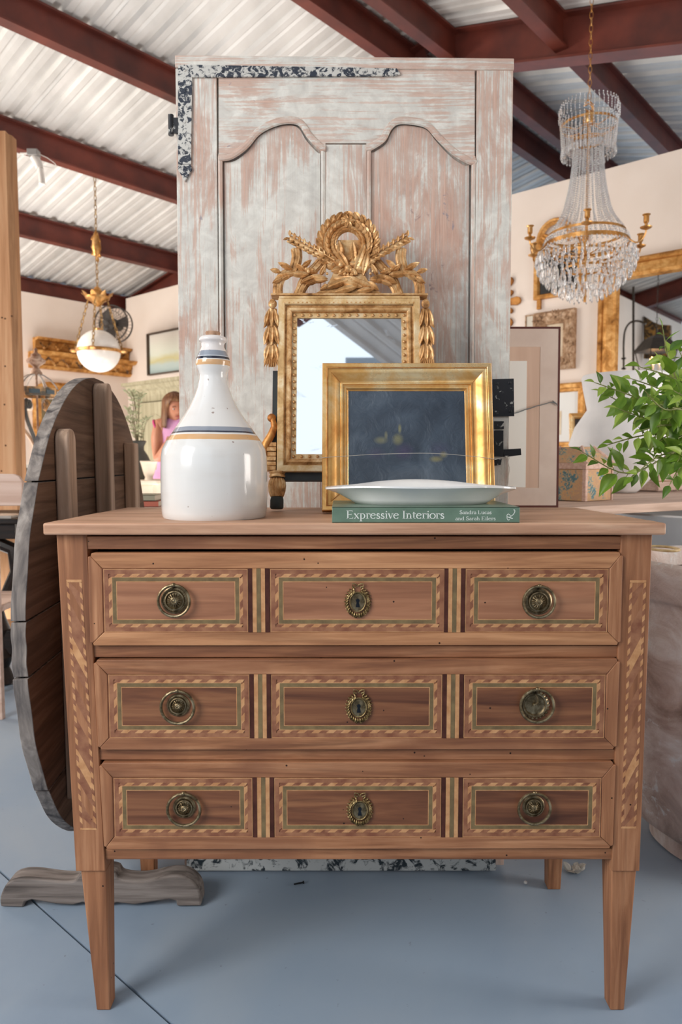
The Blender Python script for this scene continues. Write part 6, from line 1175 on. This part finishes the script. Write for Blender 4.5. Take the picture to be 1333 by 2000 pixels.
for k in range(6): a = 2 * pi * k / 6 + .3; m = M(); m.tube([(fx_ * (1 - f) + RW * KL * f * cos(a), RW * KL * f * sin(a), zl_(v)) for f, v in ((.1, 731), (.35, 733), (.65, 741), (.88, 752), (1, 760))], .004, 5); obj('iron_strap', m, irl, crl)
for k in range(8):
    a0, a1 = 2 * pi * k / 8, 2 * pi * (k + 1) / 8; m = M(); p = [(RW * KL * cos(a), RW * KL * sin(a)) for a in (a0, a1)]; q = [((RW - 3) * KL * cos(a), (RW - 3) * KL * sin(a)) for a in (a0, a1)]
    m.hexa([(p[0][0], p[0][1], zl_(775)), (p[1][0], p[1][1], zl_(775)), (q[1][0], q[1][1], zl_(775)), (q[0][0], q[0][1], zl_(775)), (p[0][0], p[0][1], zl_(758)), (p[1][0], p[1][1], zl_(758)), (q[1][0], q[1][1], zl_(758)), (q[0][0], q[0][1], zl_(758))]); cx_ = [(p[0][i] + p[1][i]) / 2 for i in (0, 1)]; o = obj('band_panel', m, ochre, crl, bevel=.002)
    m = M(); f = lambda t, s_: (p[0][0] + (p[1][0] - p[0][0]) * t, p[0][1] + (p[1][1] - p[0][1]) * t); e_ = Vector((cx_[0], cx_[1], 0)).normalized() * .004; A_, B_ = f(.2, 0), f(.8, 0); m.hexa([(A_[0] + s_ * e_.x, A_[1] + s_ * e_.y, zl_(z)) for z in (771, 763) for (A_, s_) in ((f(.2, 0), 1), (f(.8, 0), 1), (f(.8, 0), -.5), (f(.2, 0), -.5))]); obj('recess', m, plain('blue_grey_inset_%s' % 'abcdefgh'[k], '#47555c', .4), crl, smooth=0)
for k, (a, mt) in enumerate(((radians(200), crm), (radians(262), plain('dark_blue_wood', '#34383b', .6, c2='#55524b', sc=30)), (radians(320), fru), (radians(20), crm), (radians(80), fru), (radians(140), crm))):
    ca_, sa_ = cos(a), sin(a); m = M(); pr = [(30, 793), (33, 787), (38, 784), (43, 788), (44, 796), (42, 812), (36, 826), (28, 838), (20, 850), (13, 862), (6, 880)]
    m.tube([((r - 2) * KL * ca_ + fx_, (r - 2) * KL * sa_, zl_(v)) for r, v in spl(pr, 4)], [.008] * 8 + [.010] * 33, 8); c3 = ((34) * KL * ca_ + fx_, 34 * KL * sa_, zl_(792)); sw = Vector((-sa_, ca_, 0)); m.tube([Vector(c3) - sw * .014, Vector(c3) + sw * .014], 9 * KL, 14); m.tube([Vector(c3) - sw * .018, Vector(c3) + sw * .018], 4 * KL, 12); obj('scroll_arm', m, mt, crl)
m = M(); m.lathe([(r * KL, zl_(v)) for r, v in ((0, 900), (5, 895), (9, 885), (8, 876), (5, 870), (4, 862), (0, 858))], 18, (fx_, 0, 0)); m.tube([(fx_, 0, zl_(860)), (fx_, 0, zl_(700))], .006, 6); obj('drop_finial', m, oldw, crl)
# bare bulb on its conduit
hb = atY(68, 300, 3.5 + .9); bl = thing('bulb_fixture', 'bare compact fluorescent bulb hanging from a conduit box on the purlin', 'lamp', tuple(atY(66, 302, 4.45))); kb = 4.45 / 1430; wp_ = plain('white_plastic', '#dcdad4', .4)
m = M(); m.box(-10 * kb, 10 * kb, -.03, .03, -4 * kb, 8 * kb); obj('junction_box', m, plain('galvanised_box', '#9b9a98', .4, .5), bl, bevel=.004); m = M(); m.tube([(0, 0, -4 * kb), (8 * kb, 0, -16 * kb), (11 * kb, 0, -26 * kb)], [8 * kb, 8 * kb, 7 * kb], 12); obj('lamp_holder', m, wp_, bl)
m = M()
for s_ in (-1, 1): m.tube([(12 * kb + s_ * 3.5 * kb, 0, -26 * kb), (15 * kb + s_ * 3.5 * kb, 0, -55 * kb)], 2.6 * kb, 8); m.tube([(12 * kb, s_ * 3.5 * kb, -26 * kb), (15 * kb, s_ * 3.5 * kb, -55 * kb)], 2.6 * kb, 8)
m.ball((15 * kb, 0, -55 * kb), 6.5 * kb, 6.5 * kb, 3 * kb, 10, 6); obj('tube_bulb', m, plain('frosted_tube', '#efeee9', .2), bl)
m = M(); m.tube([(-26 * kb, 0, 2 * kb), (-10 * kb, 0, 2 * kb)], 2 * kb, 8); m.tube([(8 * kb, 0, 2 * kb), (26 * kb, 0, -6 * kb), (40 * kb, 0, -16 * kb), (44 * kb, 0, -22 * kb), (36 * kb, 0, -26 * kb), (12 * kb, 0, -20 * kb)], .8 * kb, 6); obj('conduit', m, wp_, bl)
# ================================================================ THE WOMAN
WY = 5.6; wo = atY(345, 900, WY); person = thing('person', 'woman in a sleeveless pink dress with shoulder-length brown hair, half hidden by the door', 'person', (wo.x, WY, 0)); ws = WY / 1408
X_ = lambda u: (u - 345) * ws; Zp = lambda v: atY(345, v, WY).z
skin = plain('warm_skin', '#b5765a', .5, c2='#c4886a', sc=8); 
def skinmesh(name, nodes, edges, mat_, parent, root=0, sub=2):
    me = bpy.data.meshes.new(name); me.from_pydata([n[0] for n in nodes], edges, []); o = bpy.data.objects.new(name, me); link(o, parent); me.materials.append(mat_)
    md = o.modifiers.new('skin', 'SKIN'); md.use_smooth_shade = True
    if not me.skin_vertices: me.skin_vertices.new() if hasattr(me.skin_vertices, 'new') else None
    for i, n in enumerate(nodes): sv = me.skin_vertices[0].data[i]; sv.radius = n[1] if isinstance(n[1], tuple) else (n[1], n[1]); sv.use_root = (i == root)
    sb = o.modifiers.new('sub', 'SUBSURF'); sb.levels = sub; sb.render_levels = sub; return o
zS = Zp(826); zE = Zp(898); zH = 1.45
N_ = [((0, 0, .82), (.13, .10)), ((0, 0, .98), (.115, .085)), ((0, .0, 1.16), (.13, .09)), ((0, 0, zS - .03), (.10, .07)), ((0.0, -.01, zS + .055), .045), ((.01, -.03, zS + .10), .045),
      ((-.125, -.02, zS - .015), .055), ((X_(313), -.07, zS - .13), .054), ((X_(315), -.09, zE), .042), ((X_(327), -.15, zE + .05), .036), ((X_(340), -.22, zE + .11), .026),
      ((.13, 0, zS - .015), .05), ((.18, .0, zS - .14), .044), ((.18, -.02, zE + .02), .036), ((.10, -.16, zE + .05), .032), ((.03, -.24, zE + .10), .024),
      ((-.085, 0, .70), .075), ((-.09, -.01, .45), .055), ((-.09, .02, .10), .036), ((.085, 0, .70), .075), ((.09, -.01, .45), .055), ((.09, .02, .10), .036), ((-.09, -.10, .04), .035), ((.09, -.10, .04), .035)]
E_ = [(0, 1), (1, 2), (2, 3), (3, 4), (4, 5), (3, 6), (6, 7), (7, 8), (8, 9), (9, 10), (3, 11), (11, 12), (12, 13), (13, 14), (14, 15), (0, 16), (16, 17), (17, 18), (0, 19), (19, 20), (20, 21), (18, 22), (21, 23)]
# fingers, rooted inside each palm
for (pi_, sx_) in ((10, 1), (15, -1)):
    base = Vector(N_[pi_][0])
    for k in range(5):
        b = len(N_); off = Vector((.006 * sx_, -.01, .018 - .012 * k)) if k < 4 else Vector((.0, .0, .03)); L = [.03, .034, .032, .026, .024][k]; d = Vector((.5 * sx_, -.8, .1)) if k < 4 else Vector((.2 * sx_, -.5, .8)); d.normalize(); p1 = base + off; p2 = p1 + d * L; p3 = p2 + (d + Vector((.3 * sx_, .3, -.3))).normalized() * L * .8
        N_ += [(tuple(p1), .009), (tuple(p2), .0085), (tuple(p3), .007)]; E_ += [(pi_, b), (b, b + 1), (b + 1, b + 2)]
body = skinmesh('body', N_, E_, skin, person)
# head: one shaped surface turned to the right and down
hd = M(); n, mm = 32, 22; vs = []; fs = []
def headp(th_, ph_):
    x, y, z = cos(ph_) * cos(th_), cos(ph_) * sin(th_), sin(ph_); f = max(0, -y)
    X = .074 * x * (1 - .22 * max(0, -z) ** 1.2); Y = .092 * y * (1 - .06 * max(0, -z)); Z = .112 * z
    nose = math.exp(-((x / .16) ** 2)) * math.exp(-(((z + .12) / .2) ** 2)) * f ** 4; Y -= .022 * nose; brow = math.exp(-((z - .12) / .08) ** 2) * f ** 2; Y -= .004 * brow
    eye = sum(math.exp(-(((x - s_ * .38) / .16) ** 2)) for s_ in (-1, 1)) * math.exp(-(((z - .0) / .09) ** 2)) * f; Y += .008 * eye
    lip = math.exp(-((x / .28) ** 2)) * math.exp(-(((z + .5) / .09) ** 2)) * f; Y -= .006 * lip; chin = math.exp(-((x / .35) ** 2)) * math.exp(-(((z + .85) / .15) ** 2)) * f; Y -= .014 * chin
    return (X, Y, Z)
for i in range(mm + 1):
    for k in range(n): vs.append(headp(2 * pi * k / n, -pi / 2 + pi * i / mm))
for i in range(mm):
    for k in range(n): l = (k + 1) % n; fs.append((i * n + k, i * n + l, (i + 1) * n + l, (i + 1) * n + k))
hd.add(vs, fs)
for s_ in (-1, 1): hd.ball((s_ * .076, .005, -.005), .009, .018, .028, 10, 8)
HM = Matrix.Translation((X_(344), -.04, Zp(797))) @ Matrix.Rotation(radians(34), 4, 'Z') @ Matrix.Rotation(radians(12), 4, 'X')
hd.xf(HM); head = obj('head', hd, skin, person, smooth=80)
def hp_(name, m, mt): m.xf(HM); return obj(name, m, mt, person, smooth=80)
for s_ in (-1, 1): m = M(); m.ball((s_ * .03, -.078, .0), .011, .007, .006, 12, 8); hp_('eye', m, plain('eye_white_%s' % 'ab'[s_ > 0], '#d8d0c8', .3)); m = M(); m.ball((s_ * .03, -.084, .0), .005, .003, .005, 10, 6); hp_('iris', m, m_black); m = M(); m.tube([(s_ * .016, -.089, .018), (s_ * .03, -.09, .022), (s_ * .046, -.08, .017)], .0022, 5); hp_('eyebrow', m, plain('brow_brown_%s' % 'ab'[s_ > 0], '#4b2f20', .8))
m = M(); m.tube([(-.022, -.088, -.056), (0, -.097, -.054), (.022, -.088, -.056)], [.002, .0055, .002], 8); hp_('lips', m, plain('lip_pink', '#a84f4a', .4))
hr = M(); vs = []; fs = []; n, mm = 40, 18
for i in range(mm + 1):
    t = i / mm; z = .125 - .275 * t ** 1.0
    for k in range(n):
        a = 2 * pi * k / n; dirn = Vector((cos(a), sin(a))); face = max(0, -sin(a)) ; r = sqrt(max(0, 1 - ((z - .0) / .126) ** 2)) if z > 0 else 1.0 + .12 * min(1, -z / .15)
        rx, ry = .088 * r, .104 * r
        if z < .06: op = max(0, (face - .62) / .38); rx *= 1 - .0 * op; ry = ry * (1 - .45 * (op > 0) * min(1, (.06 - z) / .05)); rx = rx * (1 - .02 * op)
        w_ = .004 * sin(a * 11 + z * 30) + .003 * sin(a * 23); curl = (.012 * sin(t * 7) - .02 * max(0, t - .8) * 5 * .5); vs.append(((rx + w_ + curl * .3) * cos(a), (ry + w_ + curl) * sin(a), z))
for i in range(mm):
    for k in range(n):
        l = (k + 1) % n; a = 2 * pi * (k + .5) / n
        if -sin(a) > .66 and i > 3.2: continue
        fs.append((i * n + k, i * n + l, (i + 1) * n + l, (i + 1) * n + k))
hr.add(vs, fs); hairm = wood('brown_hair', [(.3, '#3d2416'), (.5, '#6b4329'), (.75, '#a67e55')], 'z', .45, 3, bmp=.5); hro = hp_('hair', hr, hairm); so_ = hro.modifiers.new('thick', 'SOLIDIFY'); so_.thickness = .006
m = M(); m.ball((-.082, -.01, -.05), .005, n=8, m=6); m.tube([(-.082, -.01, -.035), (-.082, -.01, -.05)], .0012, 5); m.ball((-.082, -.01, -.062), .0075, .0075, .009, 8, 6); hp_('earring', m, plain('silver_earring', '#d9d6cf', .2, .7))
# dress: lofted rings
dr = M(); rows = [(zS + .045, .07, .055), (zS + .03, .11, .07), (zS + .0, .155, .085), (zS - .06, .142, .1), (zS - .16, .14, .112), (zS - .28, .145, .11), (zS - .36, .155, .112), (.92, .175, .13), (.78, .195, .15), (.6, .215, .17), (.44, .235, .185)]; n = 48
vs = []; fs = []
for j, (z, rx, ry) in enumerate(rows):
    for k in range(n): a = 2 * pi * k / n; w_ = 1 + (.035 * sin(a * 7 + j * .3) * max(0, j - 5) / 5); vs.append((rx * w_ * cos(a) - .01 * max(0, j - 6) * 1.4, ry * w_ * sin(a), z))
for j in range(len(rows) - 1):
    for k in range(n): l = (k + 1) % n; fs.append((j * n + k, (j + 1) * n + k, (j + 1) * n + l, j * n + l))
dr.add(vs, fs); pink = plain('pink_cotton', '#d79bc8', .85, c2='#e2abd2', sc=5); do = obj('dress', dr, pink, person, smooth=80); so_ = do.modifiers.new('thick', 'SOLIDIFY'); so_.thickness = .004
m = M()
for s_ in (-1, 1): m.tube([(s_ * (.14 + .03 * cos(a)), .075 * sin(a), zS - .04 + .065 * cos(a) * .9 ) for a in [2 * pi * k / 20 for k in range(20)]], .009, 6, True)
obj('cap_sleeve', m, plain('deep_pink_lining', '#c8447e', .8), person, kind=None)
for s_ in (-1, 1): m = M(); m.taper((s_ * .09 - .035, s_ * .09 + .035, -.17, .07, 0), (s_ * .09 - .03, s_ * .09 + .03, -.13, .06, .035)); obj('shoe', m, plain('tan_shoe_%s' % 'ab'[s_ > 0], '#8a6444', .5), person, bevel=.01)
